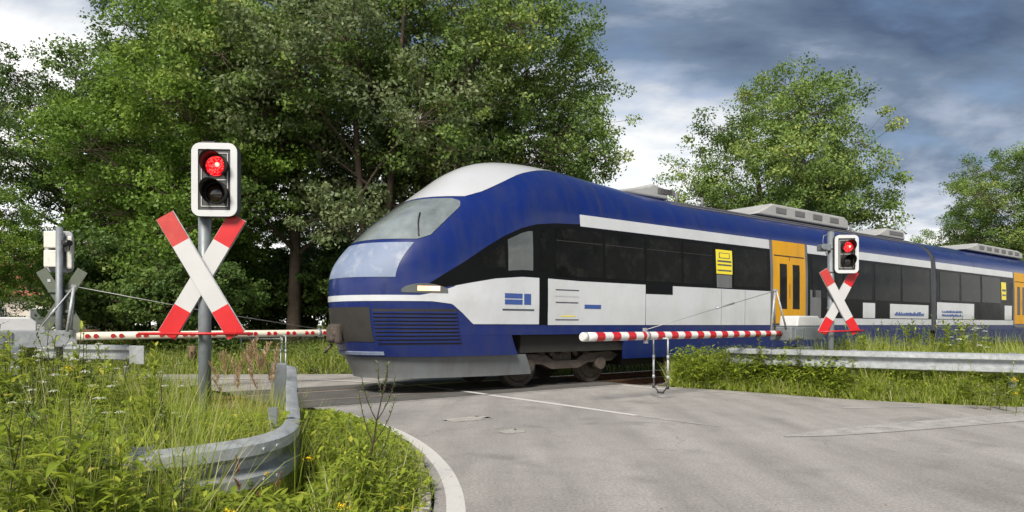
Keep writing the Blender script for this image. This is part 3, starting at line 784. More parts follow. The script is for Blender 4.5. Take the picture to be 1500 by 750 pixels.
# blurred lettering: only rows of indistinct marks can be made out
def marks(name, t0, t1, z0, z1, mat, seed, rows=1):
    rng = random.Random(seed)
    for r_ in range(rows):
        mb = MB(); zl = z0 + (z1 - z0) * r_ / rows; zh = zl + (z1 - z0) / rows * 0.7; t = t0
        while t < t1:
            w = rng.uniform(0.02, 0.07); k = rng.uniform(0.45, 1.0)
            mb.box((t + w / 2, -1.4485, zl + (zh - zl) * k / 2), (w, 0.004, (zh - zl) * k)); t += w + rng.uniform(0.012, 0.03)
        mb.build(name, mat, tr)
for (a_, b_, z0, z1, mt) in ((2.60, 3.0, 1.68, 1.77, 'mark_blue'), (2.60, 3.0, 1.57, 1.66, 'mark_blue'), (3.04, 3.2, 1.57, 1.77, 'mark_blue')):
    patch('emblem_bar', z0, z1, a_, b_, mt, tr, 0.011, 4, 3, 0.002)
patch('emblem_bar', 1.46, 1.49, 2.55, 3.28, 'mark_dark', tr, 0.011, 8, 2, 0.002)
for (z, m, a, b) in ((1.86, 'mark_dark', 3.8, 4.4), (1.74, 'mark_pale', 3.78, 4.4), (1.62, 'mark_dark', 3.8, 4.38), (1.36, 'mark_yellow', 3.95, 4.3), (1.29, 'mark_dark', 3.8, 4.4)):
    patch('panel_line', z, z + 0.02, a, b, m, tr, 0.011, 3, 2, 0.002)
patch('emblem_bar', 1.52, 1.60, 4.55, 5.0, 'mark_blue', tr, 0.011, 3, 3, 0.002)
marks('lettering', 17.9, 20.0, 1.5, 1.68, 'mark_blue', 4)
marks('lettering', 21.5, 23.2, 1.5, 1.75, 'mark_blue', 5, 2)
# nose
def windscreen():
    nz, na = 20, 36
    zs = np.linspace(2.66, 3.46, nz)
    am = np.interp(zs, [2.66, 2.74, 3.0, 3.3, 3.41, 3.46], [0.74, 0.82, 0.82, 0.80, 0.74, 0.62])
    A = am[:, None] * np.linspace(-1, 1, na)[None]
    ws = grid_obj('windscreen', sq(zs[:, None] + 0 * A, A), 'train_screen', tr, 0.010, 0.012)
    for a0, a1 in ((-0.75, -0.15), (0.15, 0.75)):
        mb = MB()
        pts = [Vector(sq(np.array(2.70 + 0.45 * s), np.array(a0 + (a1 - a0) * s * 0.4))) + Vector((-0.03, 0, 0.02)) for s in np.linspace(0, 1, 8)]
        mb.tube(pts, 0.012, 6); mb.build('wiper', 'black_plastic', tr)
windscreen()
front('hood_sheen', 2.0, 2.6, -0.74, 0.74, 'train_silver_blue_sheen', tr, 0.007, 14, 36)  # lighter overlay: reflected cloud painted onto the blue nose
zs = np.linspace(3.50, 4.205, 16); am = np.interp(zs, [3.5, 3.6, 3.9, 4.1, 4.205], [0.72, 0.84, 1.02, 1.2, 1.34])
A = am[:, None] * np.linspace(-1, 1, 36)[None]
grid_obj('roof_sheen', sq(zs[:, None] + 0 * A, A), 'train_sky_sheen', tr, 0.007, 0.01)  # pale patch stands for bright sky mirrored in the blue roof
zs = np.linspace(1.74, 1.93, 6)
def lamp():
    a = np.linspace(-1.16, -0.80, 16)
    s = np.linspace(0, 1, 6)[:, None]
    lo = 1.745 + 0.02 * (a + 0.8) ; hi = 1.80 + 0.10 * np.sin((a + 1.16) / 0.36 * math.pi) ** 0.6
    Z = lo * (1 - s) + hi * s
    h = grid_obj('headlight', sq(Z, np.tile(a, (6, 1))), 'cab_glass', tr, 0.011, 0.012)
    a2 = np.linspace(-1.10, -0.93, 10); Z2 = np.linspace(1.775, 1.855, 5)[:, None] + 0 * a2[None]
    grid_obj('bulb', sq(Z2, np.tile(a2, (5, 1))), 'lamp_warm', h, 0.016, 0.006)
    h2 = grid_obj('headlight', sq(Z, np.tile(-a, (6, 1))), 'cab_glass', tr, 0.011, 0.012)
    grid_obj('bulb', sq(Z2, np.tile(-a2, (5, 1))), 'lamp_warm', h2, 0.016, 0.006)
lamp()
# lower front: bumper with grille, dark coupler bay, grey plough skirt
def lower_front():
    Zb = np.linspace(0.66, 1.018, 8); A = np.linspace(-math.pi / 2, math.pi / 2, 51)
    grid_obj('bumper', sq(Zb[:, None] + 0 * A[None], A[None] + 0 * Zb[:, None]), 'train_blue', tr, 0.0, 0.03)
    Zs = np.linspace(0.28, 0.655, 8); A2 = np.linspace(-math.pi / 2, math.pi / 2, 51)
    G = sq(Zs[:, None] + 0 * A2[None], A2[None] + 0 * Zs[:, None]); G[..., 1] *= 0.95
    ext = G[:, :1].copy(); ext[..., 0] += 0.25
    ext2 = G[:, -1:].copy(); ext2[..., 0] += 0.25
    grid_obj('plough_skirt', np.concatenate([ext, G, ext2], 1), 'train_grey', tr, -0.03, 0.03)
    front('coupler_bay', 0.92, 1.50, -0.50, 0.50, 'under_dark', tr, 0.009, 8, 20)
    for k in range(9):
        z = 0.90 + k * 0.062
        front('grille_bar', z, z + 0.03, -1.22, -0.53, 'train_blue', tr, 0.022, 3, 16, 0.02)
    front('grille_back', 0.87, 1.47, -1.22, -0.53, 'under_dark', tr, 0.004, 6, 16, 0.004)
    mb = MB(); p = sq(np.array(1.05), np.array(0.0))
    mb.box((p[0] + 0.05, 0, 1.05), (0.45, 0.28, 0.26), 0, None, 0.05); mb.box((p[0] - 0.06, 0, 1.05), (0.12, 0.42, 0.34), 0, None, 0.05)
    mb.tube([(p[0] - 0.16, -0.1, 1.05), (p[0] - 0.02, -0.1, 1.05)], [0.05, 0.1], 10)
    mb.tube([(p[0] - 0.02, 0.22, 0.86), (p[0] - 0.12, 0.3, 0.72), (p[0] + 0.02, 0.36, 0.84)], 0.025, 8)
    mb.build('coupler', 'bogie_brown', tr)
    front('bumper_step', 0.70, 0.75, -0.55, 0.55, 'train_silver_blue_sheen', tr, 0.02, 3, 20, 0.03)
    for z in (1.28, 1.40):
        mb = MB(); mb.tube([Vector(sq(np.array(z), np.array(a))) + Vector((-0.03, 0, 0)) for a in np.linspace(0.52, 0.9, 8)], 0.02, 6); mb.build('hose_rail', 'train_silver_blue_sheen', tr)
lower_front()
# skirts along the sides and the dark underframe
def skirt(ta, tb, z0=0.5):
    ts = np.linspace(ta, tb, 6); Z = np.linspace(z0, 1.016, 6)[:, None] + 0 * ts[None]
    G = np.stack([ts[None] + 0 * Z, -Wf(Z), Z], -1); grid_obj('side_skirt', G, 'train_blue', tr, 0.0, 0.03)
skirt(5.7, E1 - 0.05); skirt(E2 + 0.05, 30.5); skirt(34, E3)
mb = MB()
mb.box((3.0 + 17.6 / 2, 0, 0.86), (17.4, 2.5, 0.36)); mb.build('underframe', 'under_dark', tr)
mb = MB(); mb.box(((E2 + E3) / 2, 0, 0.86), (E3 - E2 - 0.3, 2.5, 0.36)); mb.build('underframe', 'under_dark', tr)
mb = MB()
mb.box((13, 0.2, 0.52), (13.5, 2.0, 0.4), 0, None, 0.05); mb.build('engine_pack', 'under_dark', tr)
def bogie(tc):
    b = MB()
    for y in (-1.02, 1.02):
        b.prism([(tc - 1.5, 0.58), (tc - 1.25, 0.66), (tc - 0.5, 0.62), (tc - 0.3, 0.5), (tc + 0.3, 0.5), (tc + 0.5, 0.62), (tc + 1.25, 0.66), (tc + 1.5, 0.58), (tc + 1.3, 0.46), (tc + 0.6, 0.44), (tc + 0.35, 0.34), (tc - 0.35, 0.34), (tc - 0.6, 0.44), (tc - 1.3, 0.46)], y - 0.07, y + 0.07)
        for x in (-0.95, 0.95):
            b.tube([(tc + x, y - 0.12, 0.42), (tc + x, y + 0.12, 0.42)], 0.13, 12)
            for k in range(5):
                b.tube([(tc + x * 0.62, y, 0.58 + k * 0.055), (tc + x * 0.62, y, 0.61 + k * 0.055)], 0.1, 10)
        b.tube([(tc - 0.35, y, 0.6), (tc - 0.1, y, 0.92)], 0.05, 8); b.tube([(tc + 0.35, y, 0.6), (tc + 0.1, y, 0.92)], 0.05, 8)
        b.tube([(tc - 0.12, y, 0.78), (tc + 0.12, y, 0.78)], 0.17, 10)
    b.box((tc, 0, 0.55), (0.5, 2.0, 0.2), 0, None, 0.03)
    bo = b.build('bogie', 'bogie_brown', tr)
    for x in (-0.95, 0.95):
        for s in (-1, 1):
            w = MB(); y = s * 0.76
            w.tube([(tc + x, y - 0.075 * s, 0.42), (tc + x, y - 0.05 * s, 0.42), (tc + x, y - 0.045 * s, 0.42), (tc + x, y + 0.06 * s, 0.42)], [0.44, 0.44, 0.415, 0.41], 36)
            w.tube([(tc + x, y + 0.06 * s, 0.42), (tc + x, y + 0.068 * s, 0.42)], [0.33, 0.30], 30)
            w.build('wheel', 'bogie_brown', bo)
bogie(4.35); bogie(20.9); bogie(32.3)
# roof gear
def roof_unit(ta, tb, h, wd, mat, ramp_=0.5, label=None):
    mb = MB(); zb = ZT - 0.10
    prof = [(ta, zb), (ta + ramp_, zb + h * 0.8), (ta + ramp_ + 0.15, zb + h), (tb - ramp_ * 0.4, zb + h), (tb - 0.05, zb + h * 0.75), (tb, zb)]
    mb.prism(prof, -wd / 2, wd / 2)
    o = mb.build('roof_unit', mat, tr)
    bv = o.modifiers.new('bevel', 'BEVEL'); bv.width = 0.05; bv.segments = 3; bv.limit_method = 'ANGLE'
    n = max(2, int((tb - ta - 1.2) / 0.9))
    for k in range(n):
        x = ta + ramp_ + 0.35 + k * (tb - ta - ramp_ - 0.5) / n
        g = MB(); g.box((x + 0.2, -wd / 2 - 0.004, zb + h * 0.55), (0.5, 0.02, h * 0.4)); g.build('grille', 'roof_dark', o)
    return o
roof_unit(6.0, 7.9, 0.32, 1.5, 'roof_grey', 1.2)
roof_unit(11.2, 16.2, 0.36, 1.7, 'roof_grey', 0.7)
roof_unit(18.2, 20.3, 0.30, 1.5, 'roof_grey', 0.6)
roof_unit(25.0, 31.8, 0.34, 1.7, 'roof_grey', 1.4)
for t_ in (8.6, 9.6, 17.2):
    mb = MB(); mb.tube([(t_, -0.4, ZT - 0.12), (t_, -0.4, ZT + 0.2)], [0.05, 0.03], 8); mb.build('antenna', 'roof_dark', tr)
for y in (-0.98, -0.8):
    mb = MB(); zy = ZT - 0.155 if y > -0.9 else ZT - 0.25
    mb.box((14.1, y, zy + 0.01), (12.8, 0.02, 0.03)); mb.build('roof_gutter', 'roof_dark', tr)

# ------------------------------------------------------------------ crossing signs with light signal
def signal_head(parent, cx, cz, sc=1.0, y=-0.14):
    W_, H_ = 0.415 * sc, 0.685 * sc
    h = MB(); h.prism(rrect(W_ * 0.99, H_ * 0.99, 0.085, 6, cx, cz), y, y + 0.10)
    for (dx, dz) in ((-0.07, H_ / 2 + 0.008),): h.box((cx + dx, y + 0.05, cz + dz), (0.12, 0.05, 0.02))
    hd = h.build('signal_head', 'black_edge', parent)
    f = MB(); ring_prism(f, rrect(W_ * 0.985, H_ * 0.985, 0.08, 6, cx, cz), rrect(W_ - 0.125, H_ - 0.125, 0.008, 6, cx, cz), y - 0.014, y + 0.004); f.build('white_border', 'frame_white', hd)
    l = MB(); zi = H_ - 0.19; wi = W_ - 0.175
    ring_prism(l, rrect(wi, zi, 0.004, 1, cx, cz), rrect(wi - 0.012, zi - 0.012, 0.004, 1, cx, cz), y - 0.008, y + 0.002)
    l.box((cx, y - 0.004, cz + 0.0), (wi - 0.014, 0.008, 0.008)); l.build('panel_line', 'thin_line', hd)
    for k, dz in ((0, 0.125 * sc), (1, -0.125 * sc)):
        r = 0.092 * sc; zc = cz + dz; xc = cx + 0.015
        e = MB(); vs = []; fs = []; m = 32
        for i in range(8):
            a = R(90) * i / 7.0 * 0.95
            rr = r * math.cos(a); yy = y - 0.006 - 0.045 * math.sin(a)
            vs += [(xc + rr * math.cos(2 * math.pi * j / m), yy, zc + rr * math.sin(2 * math.pi * j / m)) for j in range(m)]
        for i in range(7):
            for j in range(m): fs.append((i * m + j, i * m + (j + 1) % m, (i + 1) * m + (j + 1) % m, (i + 1) * m + j))
        fs.append(tuple(range(7 * m, 8 * m)))
        e.add(vs, fs, 0, True)
        ln = e.build('lit_lens' if k == 0 else 'dark_lens', 'lens_red' if k == 0 else 'lens_dark', hd)
        if k == 0:
            hs = MB(); hs.tube([(xc + 0.022, y - 0.047, zc + 0.006), (xc + 0.022, y - 0.056, zc + 0.006)], [0.022, 0.012], 12); hs.build('bulb', 'lens_hot', ln)
        v = MB(); vs = []; fs = []
        r1 = r * 1.22; m = 40; a0, a1 = R(-52), R(232)
        for (yy, rad) in ((y - 0.001, r1), (y - 0.20, r1 * 0.985)):
            for i in range(m + 1):
                a = a0 + (a1 - a0) * i / m
                cut = 0.0
                if yy < y - 0.1: cut = 0.11 * (1 - math.sin(max(R(-20), min(R(200), a)) * 1.0)) * 0.75
                vs.append((xc + rad * math.cos(a), yy + cut, zc + rad * math.sin(a)))
        for i in range(m): fs.append((i, i + 1, m + 2 + i, m + 1 + i))
        v.add(vs, fs, 0, True); vo = v.build('visor', 'black_plastic', hd)
        so = vo.modifiers.new('thick', 'SOLIDIFY'); so.thickness = 0.004
    return hd
def cross_arm(parent, cx, cz, y, ang, mats, la=1.277, wa=0.172, redl=0.29, name='cross_arm'):
    """one plank of the St Andrew's cross: white with red ends"""
    mb = MB(); rot = Matrix.Rotation(ang, 3, 'Y'); hl = la / 2
    segs = ((-hl, -hl + redl, 1), (-hl + redl, hl - redl, 0), (hl - redl, hl, 2))
    for z0, z1, mi in segs:
        vs = []
        for yy in (y - 0.006, y + 0.004):
            for (a, b) in ((-wa / 2 + .004, z0), (wa / 2 - .004, z0), (wa / 2 - .004, z1), (-wa / 2 + .004, z1)):
                p = rot @ Vector((a, 0, b)); vs.append((p.x + cx, yy, p.z + cz))
        mb.add(vs, [(0, 1, 2, 3), (7, 6, 5, 4), (0, 4, 5, 1), (1, 5, 6, 2), (2, 6, 7, 3), (3, 7, 4, 0)], mi)
    o = mb.build(name, mats, parent)
    bk = MB(); bk.box((cx, y + 0.011, cz), (wa + 0.006, 0.012, la + 0.006), 0, rot, 0.004); bk.build('arm_frame', 'galvanised', o)
    return o
def clamp(mb, z, r, y=0.0):
    mb.tube([(0, y, z - 0.022), (0, y, z + 0.022)], r + 0.009, 16); mb.box((r + 0.02, y - 0.01, z), (0.05, 0.03, 0.04))
def crossing_sign(loc, yaw, label, hx, hz, cx, cz, pole_top, bar, barz, bartilt=0.0, extra=False, head_yaw=0.0):
    s = thing('crossing_signal', label, 'crossing signal', loc, yaw, 'railway crossing signals facing the road')
    gz = -0.15
    p = MB(); p.tube([(0, 0, gz), (0, 0, pole_top)], 0.057, 24)
    p.tube([(0, 0, pole_top), (0, 0, pole_top + 0.012)], 0.06, 24)
    for z in (hz - 0.30, hz + 0.12, cz - 0.12, cz + 0.16): clamp(p, z, 0.057)
    p.build('pole', 'pole_grey', s)
    hd = signal_head(s, hx, hz); hd.rotation_euler = (0, 0, head_yaw)
    cross_arm(s, cx, cz, -0.075, R(30.2), ['sign_white', 'sign_red', 'sign_red'])
    cross_arm(s, cx, cz, -0.115, R(-30.2), ['sign_white', 'sign_red', 'sign_red_faded'])
    b = MB(); a, c = bar
    b.tube([(a, -0.135, barz + bartilt), (c, -0.135, barz - bartilt)], 0.014, 10)
    b.box(((a + c) / 2, -0.075, barz), (0.04, 0.1, 0.025)); b.build('red_bar', 'boom_red', s)
    if extra:
        e = MB(); e.box((-0.12, 0.02, hz + 0.13), (0.16, 0.2, 0.12), 0, None, 0.015); e.tube([(-0.2, -0.06, hz + 0.13), (-0.2, -0.12, hz + 0.13)], 0.045, 12)
        e.build('sensor_box', 'pole_grey', s)
        k = MB(); k.tube([(-0.06, 0.0, hz + 0.36), (-0.14, 0.0, hz + 0.34), (-0.16, 0, hz + 0.22), (-0.1, 0, hz + 0.16)], 0.008, 6)
        k.tube([(-0.1, 0.0, hz + 0.08), (-0.08, 0.0, hz - 0.02), (-0.04, 0, hz - 0.03)], 0.008, 6); k.build('cable', 'galvanised_dull', s)
    return s
l0 = at(300, 6.41)
crossing_sign((l0.x, l0.y, 0.0), R(4), 'tall crossing signal with red lamp and red-tipped cross in the left verge weeds', 0.140, 2.535, 0.004, 1.655, 2.80, (-0.54, 0.48), 1.12)
r0 = at(1217, 12.2)
crossing_sign((r0.x, r0.y, 0.0), R(9), 'crossing signal with red-tipped cross standing behind the long guard rail', 0.215, 2.45, 0.10, 1.61, 2.86, (-0.33, 0.56), 1.09, -0.01, True, R(-13))

# far sign seen from behind
def far_sign():
    q = at(87, 12.1); s = thing('crossing_signal', 'crossing signal seen from behind with greenish cross and cream lamp housing', 'crossing signal', (q.x, q.y, 0), R(9))
    p = MB(); p.tube([(0, 0, -0.1), (0, 0, 2.93)], 0.058, 20); p.build('pole', 'galvanised_dull', s)
    h = MB(); h.prism(rrect(0.46, 0.74, 0.08, 5, -0.10, 2.52), 0.19, 0.24); o = h.build('signal_board', 'galvanised', s)
    h = MB(); h.box((-0.14, 0.12, 2.72), (0.28, 0.16, 0.30), 0, None, 0.02); h.box((-0.14, 0.12, 2.38), (0.28, 0.16, 0.30), 0, None, 0.02); h.box((0.12, 0.13, 2.5), (0.10, 0.12, 0.6), 0, None, 0.04); h.build('lamp_housing', 'cabinet_cream', o)
    e = MB(); e.tube([(0.10, -0.03, 2.66), (0.22, -0.12, 2.64)], 0.055, 12); e.box((0.08, 0, 2.66), (0.07, 0.07, 0.09)); e.build('sensor_box', 'black_plastic', s)
    k = MB(); k.tube([(0.1, -0.02, 2.60), (0.12, -0.03, 2.5), (0.17, -0.03, 2.52), (0.2, -0.06, 2.6)], 0.009, 6); k.build('cable', 'cable_black', s)
    for a in (31, -31):
        m = MB(); m.box((0, 0.085 + (0.025 if a > 0 else 0), 1.62), (0.19, 0.02, 1.30), 0, Matrix.Rotation(R(a), 3, 'Y'), 0.004); m.build('cross_arm', 'sign_back', s)
    b = MB()
    for z in (1.44, 1.80): b.box((0, 0.055, z), (0.42, 0.03, 0.05), 0, None, 0.006)
    b.build('bracket', 'sign_back', s)
    st = MB(); st.box((-0.20, 0.068, 1.99), (0.05, 0.004, 0.05)); st.build('sticker', 'mark_pale', s)
far_sign()

# ------------------------------------------------------------------ barriers
def boom_tube(mb, x0, x1, z0, z1, r0, r1, n_per, first):
    """striped boom from base to tip"""
    pts, rad, mis = [], [], []
    N = n_per * 2
    for i in range(N + 1):
        s = i / N; pts.append((x0 + (x1 - x0) * s, 0, z0 + (z1 - z0) * s)); rad.append(r0 + (r1 - r0) * s)
        if i < N: mis.append((i + first) % 2)
    mb.tube(pts, rad, 18, 0, True, True, mis)
def support(parent, x, ztop, zbot):
    s = MB()
    for y in (-0.15, 0.15):
        s.tube([(x, y, ztop), (x, y, ztop - 0.30)], 0.013, 8); s.tube([(x, y, ztop - 0.27), (x, y, ztop - 0.34)], 0.022, 8)
        s.tube([(x, y, ztop - 0.32), (x, y, zbot + 0.28)], 0.017, 8); s.tube([(x, y, zbot + 0.3), (x, y, zbot + 0.24)], 0.022, 8)
    s.tube([(x, -0.15, ztop), (x, 0.15, ztop)], 0.014, 8)
    o = s.build('hanging_leg', 'galvanised', parent)
    f = MB(); f.tube([(x, -0.15, zbot + 0.25), (x, -0.14, zbot + 0.12), (x, -0.05, zbot + 0.02), (x, 0.05, zbot + 0.02), (x, 0.14, zbot + 0.12), (x, 0.15, zbot + 0.25)], 0.012, 8)
    for y in (-0.15, 0.15): f.tube([(x, y, zbot + 0.16), (x, y, zbot + 0.08)], 0.022, 8)
    f.box((x, 0, zbot + 0.015), (0.04, 0.12, 0.03), 0, None, 0.006); f.build('foot', 'black_edge', o)
def hex_bolt(mb, c, r, d=0.012, ax=-1):
    mb.tube([(c[0], c[1], c[2]), (c[0], c[1] + ax * d, c[2])], r, 6, smooth=False)
def near_barrier():
    bt = 12.2; q = P(bt + 0.62, 7.4)
    b = thing('level_crossing_barrier', 'lowered barrier with red and white banded boom in front of the train', 'barrier', (q.x, q.y, 0), ANG + math.pi)
    # local x runs from the drive box towards the tip
    m = MB(); m.box((0, 0, 0.32), (0.5, 0.42, 0.9), 0, None, 0.03); m.box((0, 0, 0.02), (0.7, 0.6, 0.12)); m.build('pedestal', 'galvanised_dull', b)
    m = MB(); m.box((0.0, 0, 1.03), (1.2, 0.46, 0.27), 0, None, 0.02); m.box((0.35, 0.24, 1.03), (0.3, 0.03, 0.2), 0, None, 0.01)
    m.build('drive_box', 'galvanised_dull', b)
    m = MB(); m.prism([(-0.58, 1.17), (-0.58, 1.30), (-0.44, 1.38), (0.30, 1.38), (0.34, 1.17)], -0.2, 0.2); o = m.build('cover', 'cabinet_white', b)
    bv = o.modifiers.new('bevel', 'BEVEL'); bv.width = 0.03; bv.segments = 3
    m = MB(); m.tube([(-0.62, 0.2, 0.95), (-0.72, 0.22, 0.8), (-0.7, 0.22, 0.4), (-0.66, 0.2, 0.1)], 0.02, 8); m.build('cable', 'galvanised_dull', b)
    m = MB(); x0, x1 = 0.66, 5.88
    boom_tube(m, x0, x1 - 0.09, 1.035, 1.022, 0.056, 0.070, 15, 1)
    m.tube([(x1 - 0.09, 0, 1.022), (x1 - 0.02, 0, 1.022), (x1, 0, 1.022)], [0.070, 0.070, 0.058], 18, 0)
    m.build('boom', ['boom_white', 'boom_red'], b)
    m = MB(); m.tube([(0.55, 0, 1.035), (0.7, 0, 1.035)], 0.05, 14); m.build('boom_clamp', 'rust', b)
    m = MB(); xa = 0.72
    for y in (-0.12, 0.12): m.tube([(xa - 0.12, y, 1.12), (xa + 0.06, y * 0.2, 1.86)], 0.018, 8)
    m.tube([(xa + 0.2, 0, 1.1), (xa + 0.07, 0, 1.86)], 0.022, 8); m.box((xa + 0.06, 0, 1.865), (0.07, 0.07, 0.05), 0, None, 0.008)
    m.build('stay_frame', 'galvanised', b)
    m = MB(); A = Vector((xa + 0.06, 0, 1.86)); B = Vector((4.5, 0, 1.12))
    m.tube([A, B], 0.006, 6); m.tube([A.lerp(B, 0.36), A.lerp(B, 0.5)], 0.016, 8); m.build('stay_wire', 'wire', b)
    m = MB(); m.tube([(4.44, 0, 1.025), (4.52, 0, 1.025)], 0.075, 18); m.box((4.5, 0, 1.125), (0.05, 0.05, 0.05)); m.box((4.48, 0, 0.93), (0.06, 0.05, 0.05)); m.build('wire_clamp', 'galvanised', b)
    support(b, 4.12, 0.98, 0.08)
near_barrier()
def far_barrier():
    n_ = 13.8; q = P(0.35, n_)
    b = thing('level_crossing_barrier', 'lowered barrier with cream boom dotted red beyond the track', 'barrier', (q.x, q.y, 0), ANG)
    m = MB(); m.box((-0.45, 0.0, 0.36), (0.16, 0.4, 1.0), 0, None, 0.02); m.box((-0.05, 0.02, 0.36), (0.14, 0.4, 1.0), 0, None, 0.02); m.box((-0.25, 0, -0.02), (0.8, 0.6, 0.14)); m.build('pedestal', 'galvanised_dull', b)
    m = MB(); m.prism([(-1.2, 1.08), (-1.2, 1.33), (0.16, 1.33), (0.26, 1.24), (0.26, 1.08)], 0.05, 0.5); o = m.build('cover', 'cabinet_white', b)
    bv = o.modifiers.new('bevel', 'BEVEL'); bv.width = 0.03; bv.segments = 3
    m = MB(); m.box((-0.22, -0.02, 0.955), (2.06, 0.05, 0.275), 0, Matrix.Rotation(R(-1.2), 3, 'Y'), 0.006); m.box((0.15, 0.02, 0.93), (1.2, 0.06, 0.16))
    for (x, z) in ((0.60, 1.05), (0.75, 1.05), (0.60, 0.87), (0.75, 0.87)): hex_bolt(m, (x, -0.045, z), 0.016)
    ar = m.build('counter_arm', 'galvanised', b)
    h = MB(); h.box((-0.22, -0.055, 0.945), (0.28, 0.02, 0.28), 0, None, 0.004); h.tube([(-0.22, -0.065, 0.945), (-0.22, -0.095, 0.945)], [0.06, 0.05], 14)
    for k in range(8):
        a = k * math.pi / 4; hex_bolt(h, (-0.22 + 0.1 * math.cos(a), -0.066, 0.945 + 0.1 * math.sin(a)), 0.018, 0.02)
    h.build('hub_plate', 'galvanised_dull', ar)
    m = MB(); x0, x1 = 0.8, 5.55
    m.tube([(x0, 0, 1.005), (x1 - 0.12, 0, 1.04), (x1, 0, 1.04)], [0.074, 0.066, 0.05], 18, 0); bo = m.build('boom', 'boom_cream', b)
    xs = np.arange(0.96, 5.4, 0.385); 
    for x in xs:
        for dx in (0.0, 0.125):
            r = MB(); z = 1.005 + 0.035 * (x + dx - x0) / (x1 - x0); ro = 0.074 - 0.008 * (x - x0) / (x1 - x0)
            r.tube([(x + dx, -ro + 0.006, z), (x + dx, -ro - 0.012, z)], [0.042, 0.036], 14); r.build('reflector', 'reflector_red', bo)
    m = MB(); m.tube([(0.85, 0, 1.10), (1.15, 0, 1.10)], 0.02, 8); m.build('boom_clamp', 'rust', b)
    m = MB(); xa = 0.72
    for y in (-0.12, 0.12): m.tube([(xa - 0.02 + y * 0.3, y, 1.09), (xa + 0.05, y * 0.25, 1.85)], 0.026, 8)
    m.box((xa + 0.05, 0, 1.86), (0.07, 0.09, 0.05), 0, None, 0.008); m.box((0.32, -0.03, 1.12), (0.07, 0.05, 0.1))
    m.tube([(0.30, -0.02, 1.16), (xa + 0.04, -0.02, 1.84)], 0.014, 6); m.tube([(0.44, -0.02, 1.36), (0.52, -0.02, 1.49)], 0.024, 8)
    m.build('stay_frame', 'galvanised', b)
    m = MB(); m.tube([(xa + 0.05, 0, 1.86), (3.0, 0, 1.44), (5.1, 0, 1.115)], 0.0065, 6); m.build('stay_wire', 'wire', b)
    m = MB(); m.tube([(5.06, 0, 1.037), (5.13, 0, 1.037)], 0.074, 16); m.box((5.1, 0, 1.11), (0.04, 0.04, 0.04)); m.build('wire_clamp', 'galvanised', b)
    support(b, 4.35, 0.98, 0.02)
far_barrier()

# ------------------------------------------------------------------ guard rails
WPROF = [(0.0, 0.0), (0.018, -0.003), (0.070, -0.018), (0.086, -0.030), (0.088, -0.092), (0.076, -0.102), (0.012, -0.122), (0.0, -0.132), (0.0, -0.178), (0.012, -0.188), (0.076, -0.208), (0.088, -0.218), (0.086, -0.280), (0.070, -0.292), (0.018, -0.307), (0.0, -0.31)]
def guard_rail(name, label, path, side, posts, tilt=0.0, group=None, end=None):
    """path: (x, y, ztop); side +1/-1 = which way the corrugation bulges; beam one mesh, posts others"""
    p = open_catmull(path, 18); o = thing(name, label, 'guard rail', (p[0][0], p[0][1], 0), 0, group)
    base = np.array([p[0][0], p[0][1], 0])
    d = np.gradient(p, axis=0); d[:, 2] = 0; d = unit(d); nn = np.stack([-d[:, 1], d[:, 0], 0 * d[:, 0]], 1) * side
    th = 0.006; prof = WPROF + [(a - th, b) for a, b in WPROF[::-1]]
    m = len(prof); V = []
    for i in range(len(p)):
        for a, b in prof: V.append(p[i] - base + nn[i] * a + np.array([0, 0, b]))
    Fc = []
    for i in range(len(p) - 1):
        for j in range(m):
            j2 = (j + 1) % m; Fc.append((i * m + j, i * m + j2, (i + 1) * m + j2, (i + 1) * m + j))
    Fc.append(tuple(range(m))); Fc.append(tuple((len(p) - 1) * m + j for j in range(m))[::-1])
    mb = MB(); mb.add(V, Fc, 0, True)
    L_ = np.concatenate([[0], np.cumsum(np.linalg.norm(np.diff(p[:, :2], axis=0), axis=1))])
    for s_ in np.arange(0.8, L_[-1], 2.0):
        i = int(np.searchsorted(L_, s_)); i = min(i, len(p) - 2)
        c = p[i] - base; rot = Matrix.Rotation(math.atan2(d[i][1], d[i][0]), 3, 'Z')
        for dx in (-0.06, 0.06):
            for dz in (-0.066, -0.246):
                q = Vector(c) + rot @ Vector((dx, 0, 0)) + Vector(nn[i]) * 0.083
                mb.tube([q + Vector((0, 0, dz)), q + Vector((0, 0, dz)) + Vector(nn[i]) * 0.012], 0.012, 8)
    bo_ = mb.build('beam', 'galvanised', o); es = bo_.modifiers.new('split', 'EDGE_SPLIT'); es.split_angle = R(33)
    for s_ in posts:
        i = min(int(s_ * (len(p) - 1)), len(p) - 2); c = p[i] - base - nn[i] * 0.075
        rot = Matrix.Rotation(math.atan2(d[i][1], d[i][0]), 3, 'Z'); pm = MB(); zt = p[i][2] + 0.01
        pm.box((c[0], c[1], zt / 2 - 0.15), (0.10, 0.012, zt + 0.3), 0, rot)
        for sx in (-0.05, 0.05):
            e = Vector(c) + rot @ Vector((sx, 0.03 * -side, 0)); pm.box((e.x, e.y, zt / 2 - 0.15), (0.008, 0.06, zt + 0.3), 0, rot)
        pm.build('post', 'galvanised_dull', o)
    return o
gl = guard_rail('guard_rail', 'short galvanised guard rail curling round in the near left weeds', [(-2.24, 6.8, .80), (-2.09, 6.35, .735), (-1.87, 5.66, .645), (-1.66, 5.05, .58), (-1.555, 4.71, .552), (-1.505, 4.45, .54), (-1.505, 4.22, .535), (-1.57, 4.02, .533), (-1.71, 3.83, .533), (-1.90, 3.67, .53), (-2.12, 3.55, .525)], 1, (0.3, 0.93), 0)
m = MB(); m.box((-0.085, 0.02, 0.60), (0.15, 0.13, 0.44), 0, Matrix.Rotation(R(18), 3, 'Z'), 0.012); m.box((-0.085, 0.02, 0.1), (0.1, 0.08, 0.8), 0, Matrix.Rotation(R(18), 3, 'Z')); m.build('end_post', 'pole_grey', gl)
